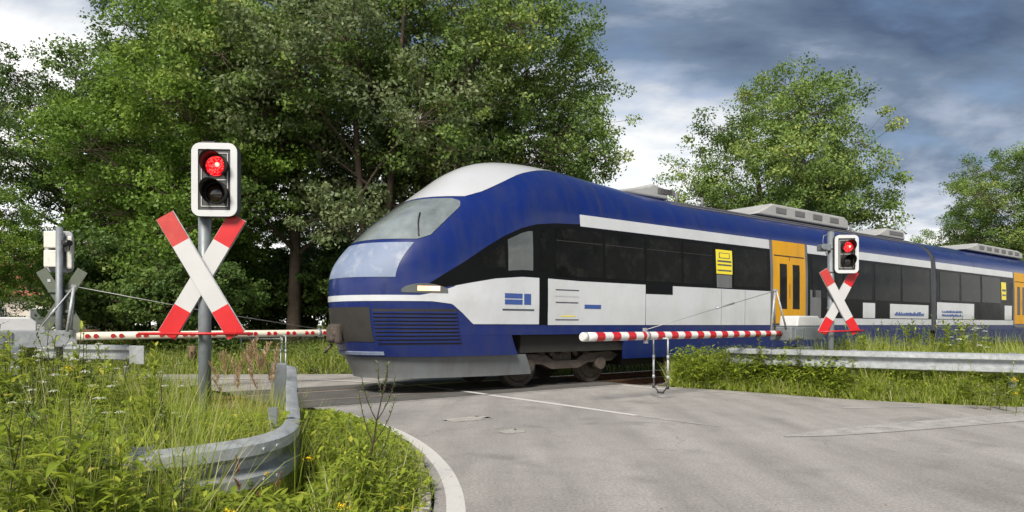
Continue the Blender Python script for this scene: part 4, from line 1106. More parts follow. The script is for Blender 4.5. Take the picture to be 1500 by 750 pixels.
guard_rail('guard_rail', 'long straight galvanised guard rail along the right verge', [(4.16, 13.08, .76), (4.66, 12.42, .765), (5.25, 11.82, .77), (6.27, 11.12, .77), (7.3, 10.55, .765), (8.35, 10.05, .76), (9.8, 9.3, .76), (11.8, 8.2, .76)], -1, (0.06, 0.36, 0.62, 0.85))
fx = [at(128, 13.9, 0.80), at(170, 13.7, 0.80), at(212, 13.3, 0.79)]
gf = guard_rail('guard_rail', 'short far guard rail with square end plate behind the left barrier', [tuple(at(60, 14.6, .80))] + [tuple(v) for v in fx], -1, (0.2, 0.75))
m = MB(); e = fx[2] - Vector((gf.location.x, gf.location.y, 0)); m.box((e.x - 0.1, e.y - 0.10, 0.62), (0.34, 0.02, 0.36), 0, Matrix.Rotation(R(-14), 3, 'Z'), 0.01); m.build('end_plate', 'galvanised', gf)

# ------------------------------------------------------------------ small far things
q = at(281, 17.6)
m = MB(); m.tube([(0, 0, -0.1), (0.01, 0, 0.5), (0, 0.01, 0.66)], [0.115, 0.105, 0.10], 12); o = m.build('wooden_post', 'timber'); o.location = (q.x, q.y, 0.0)
tag(o, 'short weathered brown timber post at the far road edge', 'post')
def far_fence():
    q = at(353, 20.6); f = thing('metal_gate', 'small white tubular gate half hidden under the trees across the road', 'gate', (q.x, q.y, 0.1), R(6))
    for z in (0.34, 0.68):
        m = MB(); m.tube([(0, 0, z), (1.2, 0, z)], 0.025, 8); m.build('rail', 'frame_white', f)
    for x in (0, 1.2):
        m = MB(); m.tube([(x, 0, -0.3), (x, 0, 0.72)], 0.03, 8); m.build('post', 'frame_white', f)
far_fence()
def house():
    q = at(22, 52); h = thing('house', 'distant house with a red tiled roof glimpsed through the trees', 'house', (q.x, q.y, 0), R(20))
    m = MB(); m.box((0, 0, 1.6), (9, 8, 3.4)); m.build('wall', 'render_pale', h)
    m = MB(); m.prism([(-4.5, 3.3), (4.5, 3.3), (0, 6.4)], -5.0, 5.0, 0, 'x'); ro = m.build('roof', 'roof_red', h)
    m = MB(); m.box((1.2, 0.6, 6.2), (0.6, 0.6, 1.4)); m.build('chimney', 'roof_red', ro)
    for x in (-2.6, 0, 2.6):
        m = MB(); m.box((x, -4.0, 1.8), (1.2, 0.12, 1.3)); w = m.build('window', 'frame_white', h)
        m = MB(); m.box((x, -4.06, 1.8), (1.0, 0.06, 1.1)); m.build('pane', 'cab_glass', w)
house()

# ------------------------------------------------------------------ trees
PROTO = {}
def proto(key, leafmat, **kw):
    tm, cm = tree_meshes(**kw); cm.materials.append(MATS[leafmat]); PROTO[key] = (tm, cm)
proto('oak_a', 'leaf_oak', seed=21, H=15, Rc=5.0, base=2.6, lobes=30, clumps=30, leaves=84, leaf=0.125, spread=0.34, gap=0.9)
proto('oak_b', 'leaf_oak', seed=22, H=15, Rc=4.8, base=2.2, lobes=28, clumps=29, leaves=80, leaf=0.125, stems=2, trunk_r=0.17, spread=0.34, gap=0.9)
proto('dark_a', 'leaf_dark', seed=23, H=15, Rc=4.6, base=2.2, lobes=28, clumps=30, leaves=84, leaf=0.125, spread=0.35, gap=0.9)
proto('bright_a', 'leaf_bright', seed=24, H=12, Rc=4.0, base=1.2, lobes=24, clumps=28, leaves=125, leaf=0.118, stems=2, trunk_r=0.15, spread=0.38)
proto('grey_a', 'leaf_grey', seed=25, H=14, Rc=4.6, base=2.8, lobes=26, clumps=29, leaves=80, leaf=0.125, stems=2, trunk_r=0.16, spread=0.34, gap=0.9)
proto('round_a', 'leaf_oak', seed=27, H=15, Rc=6.2, base=2.6, lobes=34, clumps=30, leaves=100, leaf=0.15, stems=3, trunk_r=0.18, spread=0.30)
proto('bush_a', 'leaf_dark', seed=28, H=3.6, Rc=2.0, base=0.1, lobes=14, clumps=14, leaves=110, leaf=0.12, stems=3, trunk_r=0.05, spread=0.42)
proto('bush_b', 'leaf_oak', seed=29, H=3.0, Rc=1.9, base=0.1, lobes=13, clumps=14, leaves=110, leaf=0.11, stems=3, trunk_r=0.05, spread=0.42)
def tree(key, px, d, scale, rz, label, name='tree', cat='tree', group=None, sz=None, z=None):
    q = at(px, d); tn = TN(q.x, q.y)
    zg = float(ground_h([tn])[0]) if z is None else z
    o = thing(name, label, cat, (q.x, q.y, zg), R(rz), group)
    o.scale = (scale, scale, sz or scale)
    a, b = PROTO[key]
    t_ = bpy.data.objects.new('trunk', a); COL.objects.link(t_); t_.parent = o
    c_ = bpy.data.objects.new('crown', b); COL.objects.link(c_); c_.parent = o
    return o
G1 = 'roadside trees beyond the track'
tree('dark_a', 92, 24, 0.77, 20, 'tall dark-leaved tree at the left edge with bright sky gaps in its crown', group=G1)
tree('dark_a', 240, 27, 1.06, 140, 'tall dark tree just left of the near crossing signal', group=G1)
tree('bright_a', 290, 21.5, 1.0, 30, 'fresh light green tree behind the near crossing signal', group=G1)
tree('oak_a', 430, 23, 1.06, 75, 'tall leafy tree rising right beside the near crossing signal', group=G1)
tree('grey_a', 545, 22.5, 1.08, 200, 'grey-green loose tree left of the train windscreen with a visible trunk', group=G1)
tree('oak_b', 690, 23, 0.98, 310, 'large oak standing right above the train nose', group=G1)
tree('oak_a', 758, 26, 0.92, 250, 'oak whose boughs reach out over the train roof into open sky', group=G1)
tree('round_a', 1153, 36, 0.94, 40, 'free-standing round oak behind the train against the clouds', group=G1, sz=1.02)
tree('oak_b', 1490, 40, 0.88, 120, 'broad tree at the right edge behind the rear carriage', group=G1)
tree('bright_a', 1415, 45, 0.80, 60, 'lower tree in front of the right edge group, spreading left', group=G1)
tree('oak_a', 1600, 44, 0.95, 10, 'tallest of the trees at the right edge, mostly outside the view', group=G1)
G2 = 'woodland trees behind the front row'
for i, (k, px, d, s, rz) in enumerate((('oak_b', 150, 38, 0.62, 10), ('dark_a', 330, 33, 0.66, 250), ('dark_a', 480, 34, 0.6, 330), ('oak_b', 620, 36, 0.55, 120))):
    tree(k, px, d, s, rz, 'dim woodland tree filling the gaps behind the front row', group=G2)
tree('oak_b', 915, 50, 0.55, 90, 'small distant tree just showing above the roof unit of the train', group=G1)
G3 = 'dark bushes under the trees'
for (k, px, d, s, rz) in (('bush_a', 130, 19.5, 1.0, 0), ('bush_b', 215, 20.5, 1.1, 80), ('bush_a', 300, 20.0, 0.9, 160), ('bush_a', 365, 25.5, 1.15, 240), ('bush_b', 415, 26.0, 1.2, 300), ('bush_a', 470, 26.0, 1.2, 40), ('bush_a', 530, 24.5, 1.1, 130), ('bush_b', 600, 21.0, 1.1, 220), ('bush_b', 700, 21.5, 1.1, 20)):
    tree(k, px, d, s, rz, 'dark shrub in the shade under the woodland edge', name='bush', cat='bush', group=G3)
G4 = 'bushes behind the train on the right'
for (k, px, d, s, rz) in (('bush_b', 1300, 40, 1.5, 0), ('bush_b', 1390, 38, 1.5, 70), ('bush_b', 1460, 36, 1.5, 150)):
    tree(k, px, d, s, rz, 'green bush largely hidden behind the rear carriage', name='bush', cat='bush', group=G4)
tree('bright_a', -45, 15.5, 0.42, 100, 'young bright green tree poking in at the left edge', name='sapling', group=None)

# ------------------------------------------------------------------ herbs and grass
def stem_strip(pts, w, tone):
    """thin three-sided tube as numpy strips: pts (k,3)"""
    mb = MB(); mb.tube(pts, [w * (1 - 0.6 * i / (len(pts) - 1)) for i in range(len(pts))], 5, caps=False)
    V = np.array(mb.v); Q = np.array(mb.f); return V, Q, np.full(len(V), tone)
def herb(seed, h, nleaf, ll, lw, lean=0.08, lobes=0, branch=0, leafstart=0.1):
    """upright weed: stem with alternate leaves, optional side shoots; returns stem arrays, leaf arrays, tips"""
    rng = np.random.default_rng(seed)
    def axis(p0, dirv, H, w):
        k = 7; pts = []
        for i in range(k):
            s = i / (k - 1); pts.append(p0 + dirv * H * s + np.array([rng.normal() * .012, rng.normal() * .012, 0]) * H * s + np.array([0, 0, -0.06 * H * s * s * (1 - abs(dirv[2]))]))
        return np.array(pts)
    a = rng.uniform(0, 6.28); d0 = unit(np.array([math.cos(a) * lean, math.sin(a) * lean, 1.0]))
    axes = [(axis(np.zeros(3), d0, h, 0.006), h, nleaf, 0.0055)]
    for b in range(branch):
        s = rng.uniform(0.35, 0.85); p = axes[0][0]; i = int(s * 6); base = p[i]; aa = rng.uniform(0, 6.28)
        dv = unit(np.array([math.cos(aa) * 0.6, math.sin(aa) * 0.6, 1.0])); hh = h * rng.uniform(0.2, 0.4)
        axes.append((axis(base, dv, hh, 0.003), hh, max(4, nleaf // 4), 0.003))
    S, Lf, tips = [], [], []
    for pts, H, nl, w in axes:
        S.append(stem_strip([tuple(x) for x in pts], w, rng.random())); tips.append(pts[-1])
        s = np.sort(rng.uniform(leafstart, 1.0, nl)) if len(Lf) == 0 else rng.uniform(0.1, 1.0, nl)
        idx = s * 6; i0 = np.minimum(idx.astype(int), 5); fr = (idx - i0)[:, None]
        base = pts[i0] * (1 - fr) + pts[i0 + 1] * fr
        az = np.arange(nl) * 2.4 + rng.normal(size=nl) * 0.3
        el = rng.uniform(0.15, 0.75, nl) + 0.5 * s ** 2
        d = np.stack([np.cos(az) * np.cos(el), np.sin(az) * np.cos(el), np.sin(el)], 1)
        size = ll * (1.15 - 0.65 * s) * rng.uniform(0.7, 1.2, nl)
        tone = np.clip(rng.normal(0.5, 0.2, nl) + 0.25 * (s - 0.5), 0, 1)
        Lf.append(strips(base, d, size, size * lw * (0.55 if lobes else 1.0), rng.uniform(0.15, 0.55, nl), PL, 0.35, tone=tone))
        for k in range(lobes):
            f = 0.25 + 0.55 * k / max(1, lobes - 1)
            for sg in (-1, 1):
                b2 = base + d * (size * f)[:, None]; b2[:, 2] -= 0.35 * size * f * f
                side = unit(np.cross(d, [0, 0, 1.0])) * sg; d2 = unit(side * 0.85 + d * 0.7)
                Lf.append(strips(b2, d2, size * (0.52 - 0.22 * k / max(1, lobes)), size * lw * 0.42, np.full(nl, 0.3), PL, 0.2, tone=tone))
    return join(S), join(Lf), np.array(tips)
def plume(seed, h, n, mat_len=0.16, spikes=70):
    """flowering grass: arching culms with a feathery head"""
    rng = np.random.default_rng(seed); S, Hd = [], []
    for k in range(n):
        a = rng.uniform(0, 6.28); ln = rng.uniform(0.05, 0.35); H = h * rng.uniform(0.75, 1.1)
        b = np.array([rng.normal() * 0.05, rng.normal() * 0.05, 0]); s = np.linspace(0, 1, 7)[:, None]
        pts = b + np.array([0, 0, H]) * s + np.array([math.cos(a), math.sin(a), -0.1]) * ln * H * s ** 2.2
        S.append(stem_strip([tuple(x) for x in pts], 0.0025, 0.8))
        m = spikes; f = rng.uniform(0.74, 1.0, m); i = np.minimum((f * 6).astype(int), 5); fr = (f * 6 - i)[:, None]
        base = pts[i] * (1 - fr) + pts[i + 1] * fr
        az = rng.uniform(0, 6.28, m); d = np.stack([np.cos(az) * 0.5, np.sin(az) * 0.5, np.ones(m)], 1)
        Hd.append(strips(base, d, 0.065 * (1.25 - f) * 4 * rng.uniform(0.5, 1.1, m) * mat_len / 0.16, np.full(m, 0.006), rng.uniform(0.1, 0.5, m), [0.6, 1.0, 1.0, 0.2]))
    return join(S), Hd
def flowerhead(tips, rng, kind, r=0.05):
    out = []
    for c in tips:
        if kind == 'umbel':
            m = 46; a = rng.uniform(0, 6.28, m); q = r * np.sqrt(rng.random(m)); b = np.stack([c[0] + q * np.cos(a), c[1] + q * np.sin(a), c[2] + 0.012 * (1 - (q / r) ** 2) + 0 * q], 1)
            out.append(leaf_cloud(b, 0.017, np.tile([0, 0, 2.5], (m, 1)), rng, rng.random(m)))
        elif kind == 'daisy':
            m = 12; a = np.arange(m) * 6.283 / m; b = np.tile(c, (m, 1)); d = np.stack([np.cos(a), np.sin(a), 0.25 + 0 * a], 1)
            out.append(strips(b, d, np.full(m, r), np.full(m, r * 0.42), np.full(m, 0.2), PR, 0.1))
        else:
            m = 40; b = c + rng.normal(size=(m, 3)) * np.array([r, r, r * 0.5]); out.append(leaf_cloud(b, 0.020, np.tile([0, 0, 1.2], (m, 1)), rng, rng.random(m)))
    return join(out)
HP = {}
def hp(key, parts):   # list of (part name, (V,Q,T), material)
    L_ = []
    for nm, arr, mt in parts:
        me = np_mesh(nm, *arr); me.materials.append(MATS[mt]); L_.append((nm, me))
    HP[key] = L_
rg = np.random.default_rng(77)
for k in range(4):
    s, l, t = herb(100 + k, 0.85, 34, 0.16, 0.28, lobes=0, branch=3); hp('lance%d' % k, [('stem', s, 'stem'), ('leaves', l, 'herb')])
for k in range(4):
    s, l, t = herb(120 + k, 0.80, 24, 0.15, 0.34, lobes=3, branch=3); hp('lobed%d' % k, [('stem', s, 'stem'), ('leaves', l, 'herb')])
for k in range(3):
    s, l, t = herb(140 + k, 0.95, 26, 0.12, 0.3, lobes=2, branch=4); hp('dark%d' % k, [('stem', s, 'stem_dark'), ('leaves', l, 'herb_dark')])
for k in range(3):
    s, l, t = herb(160 + k, 0.9, 12, 0.10, 0.3, lobes=2, branch=5, lean=0.05); hp('umbel%d' % k, [('stem', s, 'stem'), ('leaves', l, 'herb'), *[('flower', flowerhead([c], rg, 'umbel', 0.036), 'petal_white') for c in t]])
for k in range(3):
    s, l, t = herb(180 + k, 0.62, 14, 0.10, 0.3, lobes=2, branch=0); hp('yellow%d' % k, [('stem', s, 'stem'), ('leaves', l, 'herb'), *[('flower', flowerhead([c], rg, 'cluster', 0.028), 'petal_yellow') for c in t]])
for k in range(2):
    s, l, t = herb(200 + k, 0.5, 20, 0.06, 0.3, branch=11); hp('daisy%d' % k, [('stem', s, 'stem'), ('leaves', l, 'herb'), *[('flower', flowerhead([c], rg, 'daisy', 0.016), 'petal_white') for c in t]])
for k in range(2):
    s, l = plume(220 + k, 1.05, 7, 0.16, 90); hp('plume%d' % k, [('stem', s, 'straw'), *[('seed_head', x, 'straw') for x in l]])
for k in range(2):
    s, l = plume(230 + k, 0.72, 2, 0.11, 110); hp('sorrel%d' % k, [('stem', s, 'stem'), *[('seed_head', x, 'sorrel' if k == 0 else 'straw') for x in l]])
def gz(x, y): return float(ground_h([TN(x, y)])[0])
def plant(key, x, y, s, rz, name, label, cat, group=None, z=None):
    o = thing(name, label, cat, (x, y, gz(x, y) - 0.02 if z is None else z), rz, group); o.scale = (s, s, s)
    for nm, me in HP[key]:
        c = bpy.data.objects.new(nm, me); COL.objects.link(c); c.parent = o
    return o
def pxplant(key, px, py_top, d, hproto, *a, **k):
    """plant whose top shows at py_top"""
    q = at(px, d); zt = CAMH + (476 - py_top) * d / F; g = gz(q.x, q.y); s = max(0.25, (zt - g) / hproto)
    return plant(key, q.x, q.y, s, random.uniform(0, 6.28), *a, **k)
LBL_H = 'leafy green weed in the dense left foreground verge'
# the mass of weeds: heights follow the outline of the verge in the photograph
def scatter(n, pxr, dr, keys, top, hproto, name, label, cat, group, seed, jit=30, dmin=0.18, dmax=99, grow=0.35):
    rng = np.random.default_rng(seed); done = 0; tries = 0
    while done < n and tries < n * 60:
        tries += 1
        px = rng.uniform(*pxr); d = math.sqrt(rng.uniform(dr[0] ** 2, dr[1] ** 2)); q = at(px, d)
        tn = TN(q.x, q.y); rd = road_dist([tn])[0]
        if rd < dmin or rd > dmax or abs(tn[1] - 11.22) < 1.75: continue
        if abs(q.x - l0.x) < 0.16 and q.y < l0.y + 0.1 and q.y > 5.0: continue
        zt = CAMH + (476 - (top(px, d) + rng.normal() * jit)) * d / F; g = gz(q.x, q.y); hh = zt - g
        if hh < 0.15 or hh > 1.15: continue
        hh = min(hh, grow + 0.5 * rd)
        plant(keys[int(rng.integers(len(keys)))], q.x, q.y, hh / hproto, rng.uniform(0, 6.28), name, label, cat, group); done += 1
    return done
def top_left(px, d):   # image height the weeds reach
    if d > 4.8: return float(np.interp(px, [0, 60, 120, 200, 260, 300, 420], [528, 526, 528, 545, 588, 600, 605]))
    if d > 3.8: return float(np.interp(px, [0, 100, 200, 260, 330, 450, 520, 600], [575, 575, 585, 612, 672, 722, 650, 660]))
    return float(np.interp(px, [0, 100, 200, 300, 400, 470, 600], [630, 635, 665, 722, 745, 742, 728]))
scatter(78, (-80, 290), (3.6, 7.4), ['lobed0', 'lobed1', 'lobed2', 'lobed3', 'lance0', 'lance1'], top_left, 0.80, 'weed', LBL_H, 'weed', 'leafy weeds in the left verge', 1)
scatter(38, (-60, 260), (2.5, 3.6), ['lobed0', 'lobed1', 'lance2', 'lobed3', 'dark0', 'lance3'], top_left, 0.82, 'weed', LBL_H, 'weed', 'leafy weeds in the left verge', 2)
scatter(40, (200, 640), (2.9, 4.4), ['lance0', 'lance1', 'lance2', 'lance3', 'lobed0', 'lobed2'], lambda p, d: top_left(p, d) + 12, 0.85, 'weed', LBL_H, 'weed', 'leafy weeds in the left verge', 3, 12)
scatter(30, (-40, 250), (3.0, 6.5), ['dark0', 'dark1', 'dark2'], lambda p, d: top_left(p, d) - 14, 0.95, 'tall_weed', 'tall dark-stemmed weed rising above the left verge greenery', 'weed', 'tall dark-stemmed weeds', 4, 26)
scatter(22, (-20, 240), (4.2, 7.4), ['umbel0', 'umbel1', 'umbel2'], lambda p, d: top_left(p, d) - 2, 0.9, 'wild_carrot', 'flat-topped white umbel flower among the left verge weeds', 'flower', 'white umbel flowers in the left verge', 5, 24)
scatter(14, (110, 292), (14.0, 17.2), ['lance0', 'lobed1', 'dark1', 'umbel0'], lambda p, d: float(np.interp(p, [110, 200, 290], [505, 520, 545])), 0.85, 'weed', 'leafy weed on the far verge behind the near crossing signal', 'weed', 'weeds on the far verge', 6, 12)
for (px, py, d) in ((457, 668, 4.3), (388, 690, 3.9), (330, 745, 3.0), (590, 742, 4.0), (505, 738, 3.4), (100, 540, 5.6)):
    pxplant('yellow%d' % (px % 3), px, py, d, 0.6, 'ragwort', 'yellow flower head among the foreground weeds', 'flower', 'yellow flowers in the left verge')
for (px, py, d, k) in ((365, 500, 6.2, 0), (395, 505, 6.05, 1), (345, 520, 6.1, 1)):
    pxplant('plume%d' % k, px, py, d, 1.05, 'plume_grass', 'dry tan plume grass standing right of the near signal pole', 'grass', 'dry plume grasses by the signal pole')
for (px, py, d, k, lb) in ((350, 672, 3.7, 0, 'reddish sorrel seed head before the curled guard rail'), (300, 680, 3.7, 1, 'slim buff seed head before the left end of the curled guard rail'), (248, 688, 3.5, 1, 'bushy tan seed head low in the left foreground weeds'), (392, 694, 3.75, 0, 'small reddish sorrel seed head beside a yellow flower')):
    pxplant('sorrel%d' % k, px, py, d, 0.72, 'sorrel', lb, 'plant')
# young willow shoot by the road edge
def willow():
    rng = np.random.default_rng(9); q = at(532, 4.75); g = gz(q.x, q.y); S, Lf = [], []
    main = np.array([(0, 0, 0), (0.03, 0, 0.18), (0.07, 0.0, 0.36), (0.09, 0.02, 0.52), (0.13, 0.02, 0.70), (0.16, 0.03, 0.86)])
    ax = [(main, 0.008)]
    for (i, dx, dy, L_) in ((1, -0.7, 0.1, .38), (1, 0.95, 0.0, .40), (2, 0.8, -0.2, .42), (2, -0.5, 0.2, .40), (3, -0.55, -0.1, .34), (3, 0.7, 0.2, .36), (4, -0.4, 0.1, .22), (4, 0.45, 0, .22), (0, 0.8, 0.2, .38), (0, -0.8, 0.1, .34)):
        s = np.linspace(0, 1, 6)[:, None]; ax.append((main[i] + np.array([dx, dy, 1.0]) / math.hypot(dx, 1.0) * L_ * s + np.array([-dx * .12, 0, 0.02]) * s * s, 0.004))
    for p, w in ax:
        S.append(stem_strip([tuple(x) for x in p], w, 0.3)); m = 26; f = rng.uniform(0.25, 1, m) * 4.99; i = f.astype(int); b = p[i] + (p[i + 1] - p[i]) * (f - i)[:, None]
        az = rng.uniform(0, 6.28, m); d = np.stack([np.cos(az), np.sin(az), rng.uniform(0.3, 1.4, m)], 1)
        Lf.append(strips(b, d, rng.uniform(0.025, 0.05, m), rng.uniform(0.008, 0.013, m), rng.uniform(0, 0.4, m), PL, 0.2, tone=rng.uniform(0.3, 1, m)))
    hp('willow', [('stem', join(S), 'stem_dark'), ('leaves', join(Lf), 'leaf_grey')])
    plant('willow', q.x, q.y, 1.0, 0.0, 'willow_shoot', 'thin branching willow shoot at the road edge right of the curled guard rail', 'shrub')
willow()
# right verge
def top_front(px, d): return float(np.interp(px, [985, 1060, 1150, 1250, 1330, 1500], [545, 520, 512, 540, 548, 552]))
scatter(46, (1000, 1250), (11.0, 14.5), ['lobed0', 'lance1', 'lobed2', 'dark1', 'dark2'], lambda p, d: float(np.interp(p, [1005, 1050, 1090, 1150, 1240], [555, 525, 512, 500, 535])), 0.85, 'weed', 'leafy weed at the start of the right guard rail', 'weed', 'weeds round the right guard rail', 11, 14, 0.08, 0.75, 0.8)
scatter(40, (1240, 1540), (9.0, 11.5), ['lance0', 'lobed1', 'daisy0', 'daisy1'], lambda p, d: float(np.interp(p, [1240, 1330, 1500], [538, 550, 552])), 0.8, 'weed', 'low leafy weed in front of the right guard rail', 'weed', 'low weeds before the right guard rail', 12, 10, 0.08, 0.6, 0.8)
scatter(46, (1200, 1540), (11.4, 14.0), ['lance0', 'lance2', 'lobed1', 'lobed3', 'dark0'], lambda p, d: float(np.interp(p, [1200, 1260, 1330, 1400, 1450, 1500], [495, 490, 478, 470, 460, 425])), 0.84, 'weed', 'tall leafy weed between the right guard rail and the train', 'weed', 'tall weeds behind the right guard rail', 13, 12)
for (px, py, d) in ((1412, 470, 12.3), (1425, 478, 12.5), (1400, 482, 12.4), (1345, 497, 12.6), (1432, 470, 12.8)):
    pxplant('umbel%d' % (px % 3), px, py, d, 0.9, 'wild_carrot', 'white umbel flower above the right guard rail', 'flower', 'white umbels behind the right guard rail')
for (px, py, d) in ((1450, 562, 9.6), (1475, 560, 9.5), (1430, 560, 9.7), (1465, 552, 9.75)):
    pxplant('daisy%d' % (px % 2), px, py, d, 0.5, 'daisy', 'clump of tiny white daisies below the right guard rail', 'flower', 'daisy clumps below the right guard rail')
for (px, py, d) in ((1490, 556, 9.3), (1487, 575, 9.0)):
    pxplant('yellow%d' % (px % 3), px, py, d, 0.6, 'ragwort', 'yellow flower head at the right edge below the guard rail', 'flower', 'yellow flowers in the right verge')
for (px, py, d) in ((1000, 520, 13.2), (1034, 502, 13.4)):
    pxplant('dark%d' % (px % 3), px, py, d, 0.95, 'tall_weed', 'slim upright weed beside the road between barrier leg and guard rail', 'weed', 'slim weeds beside the road')
# grass blades: nobody could count them
def blades(name, label, n, pxr, dr, hr, wr, seed, dmin=0.03, tone=(0.0, 0.9), cap=None, mat='grass', avoid_track=True, dmax=99, edge=0.45):
    rng = np.random.default_rng(seed)
    px = rng.uniform(*pxr, n); d = np.sqrt(rng.uniform(dr[0] ** 2, dr[1] ** 2, n)); x = (px - 750) / F * d
    tn = np.stack([x * TX + d * TY, -x * TY + d * TX], 1); rd = road_dist(tn)
    ok = (rd > dmin) & (rd < dmax)
    if avoid_track: ok &= np.abs(tn[:, 1] - 11.22) > 1.7
    x, d, tn, rd = x[ok], d[ok], tn[ok], rd[ok]; N = len(x)
    z = ground_h(tn, rd) - 0.02; b = np.stack([x, d, z], 1)
    cl = 0.5 + 0.5 * np.sin(x * 5.1 + 1.3 * np.sin(d * 3.7)) * np.sin(d * 4.3 + x * 2.2)
    h = rng.uniform(hr[0], hr[1], N) * (0.65 + 0.6 * cl) * np.clip(edge + rd * 0.9, 0, 1)
    if cap is not None: h = np.minimum(h, np.maximum(0.07, (cap(x, d) - z) / 1.15))
    az = rng.uniform(0, 6.28, N); ln = rng.uniform(0.1, 0.55, N)
    dv = np.stack([np.cos(az) * ln, np.sin(az) * ln, np.ones(N)], 1)
    sa = rng.uniform(0, 6.28, N); side = np.stack([np.cos(sa), np.sin(sa), 0 * sa], 1)
    tn_ = np.clip(rng.normal(0.42, 0.2, N) + 0.22 * (cl - 0.5), tone[0], tone[1]); tn_[rng.random(N) < 0.13] = 0.97
    V, Q, T = strips(b, dv, h * 1.1, rng.uniform(wr[0], wr[1], N), rng.uniform(0.05, 0.5, N), PB, 0, side, tn_)
    o = link(name, np_mesh(name, V, Q, T), None, [mat]); tag(o, label, 'grass', kind='stuff'); return o
def cap_left(x, d):   # keep the pole foot, the rail and the road behind clear
    px = 750 + x / d * F
    tp = np.where(d > 4.55, np.interp(px, [0, 150, 260, 300, 420, 480, 640], [560, 565, 596, 604, 608, 600, 640]), np.interp(px, [0, 180, 240, 330, 450, 490, 640], [590, 618, 684, 722, 728, 655, 655]))
    return np.clip(CAMH + (476 - tp) * d / F, 0.05, 1.0)
blades('grass', 'long mixed grass filling the near left verge', 46000, (-120, 700), (2.2, 9.0), (0.25, 0.6), (0.004, 0.010), 31, cap=cap_left)
blades('grass', 'wild grass on the right verge round the guard rail', 110000, (980, 1560), (8.5, 15.5), (0.26, 0.62), (0.007, 0.014), 32, dmax=3.2)
blades('grass', 'tangled grass fringe between the asphalt and the right guard rail', 60000, (985, 1560), (8.5, 14.5), (0.28, 0.58), (0.006, 0.012), 37, dmax=0.85, edge=0.6)
blades('grass', 'tall wild grass standing between the right guard rail and the track', 26000, (1190, 1580), (11.2, 14.5), (0.55, 0.95), (0.006, 0.012), 38, dmin=1.0, dmax=4, tone=(0.2, 1.0))
blades('grass', 'sparse tall wispy grass rising out of the near left verge', 6000, (-60, 300), (2.8, 7.5), (0.55, 0.9), (0.003, 0.006), 39, tone=(0.45, 1.0))
blades('grass', 'grass on the far verge beyond the left barrier', 16000, (-60, 310), (12.5, 19), (0.2, 0.5), (0.008, 0.014), 33)
blades('grass', 'bright grass bank across the road under the trees', 40000, (-40, 860), (16, 25), (0.22, 0.55), (0.010, 0.018), 34, tone=(0.0, 0.85))
blades('grass', 'grass seen under the train beyond the track', 14000, (700, 1250), (15, 24), (0.15, 0.35), (0.012, 0.02), 35)
blades('grass', 'long pale arching grass between the signal pole and the curled guard rail', 2600, (305, 440), (4.3, 6.6), (0.42, 0.68), (0.003, 0.006), 36, tone=(0.6, 1.0), mat='grass')
# broad low leaves between the blades
def cover(name, label, n, pxr, dr, hr, seed, cap=None, size=(0.04, 0.11), mat='herb', dmax=99, edge=0.2):
    rng = np.random.default_rng(seed)
    px = rng.uniform(*pxr, n); d = np.sqrt(rng.uniform(dr[0] ** 2, dr[1] ** 2, n)); x = (px - 750) / F * d
    tn = np.stack([x * TX + d * TY, -x * TY + d * TX], 1); rd = road_dist(tn)
    ok = (rd > 0.04) & (rd < dmax) & (np.abs(tn[:, 1] - 11.22) > 1.7); x, d, tn, rd = x[ok], d[ok], tn[ok], rd[ok]; N = len(x)
    h = rng.uniform(0.02, 1, N) ** 0.7 * hr * np.clip(edge + rd * 0.8, 0, 1)
    if cap is not None: h = np.minimum(h, np.maximum(0.04, cap(x, d) - ground_h(tn, rd)) * rng.uniform(0.4, 1, N))
    b = np.stack([x, d, ground_h(tn, rd) + h], 1)
    az = rng.uniform(0, 6.28, N); el = rng.uniform(-0.1, 0.8, N)
    dv = np.stack([np.cos(az) * np.cos(el), np.sin(az) * np.cos(el), np.sin(el)], 1); L_ = rng.uniform(*size, N)
    V, Q, T = strips(b, dv, L_, L_ * rng.uniform(0.22, 0.42, N), rng.uniform(0.1, 0.6, N), PL, 0.3, tone=np.clip(rng.normal(0.45, 0.22, N), 0, 1))
    o = link(name, np_mesh(name, V, Q, T), None, [mat]); tag(o, label, 'ground cover', kind='stuff')
cover('ground_cover', 'low broad-leaved growth among the near left grass', 34000, (-120, 680), (2.3, 8), 0.6, 41, cap=cap_left, size=(0.035, 0.10))
cover('ground_cover', 'low broad-leaved growth along the right verge', 26000, (990, 1560), (8.6, 15), 0.45, 42, size=(0.05, 0.12))
cover('ground_cover', 'dense leafy weeds round the start of the right guard rail', 20000, (985, 1235), (10.8, 14.0), 0.66, 44, size=(0.06, 0.13), dmax=1.0, edge=0.62)
cover('ground_cover', 'leafy fringe along the foot of the right guard rail', 14000, (1200, 1570), (8.8, 11.8), 0.46, 45, size=(0.04, 0.09), dmax=0.75, edge=0.6)
cover('ground_cover', 'low leafy growth along the far road bank', 14000, (0, 800), (16.5, 22), 0.55, 43, size=(0.08, 0.16), mat='herb_dark')

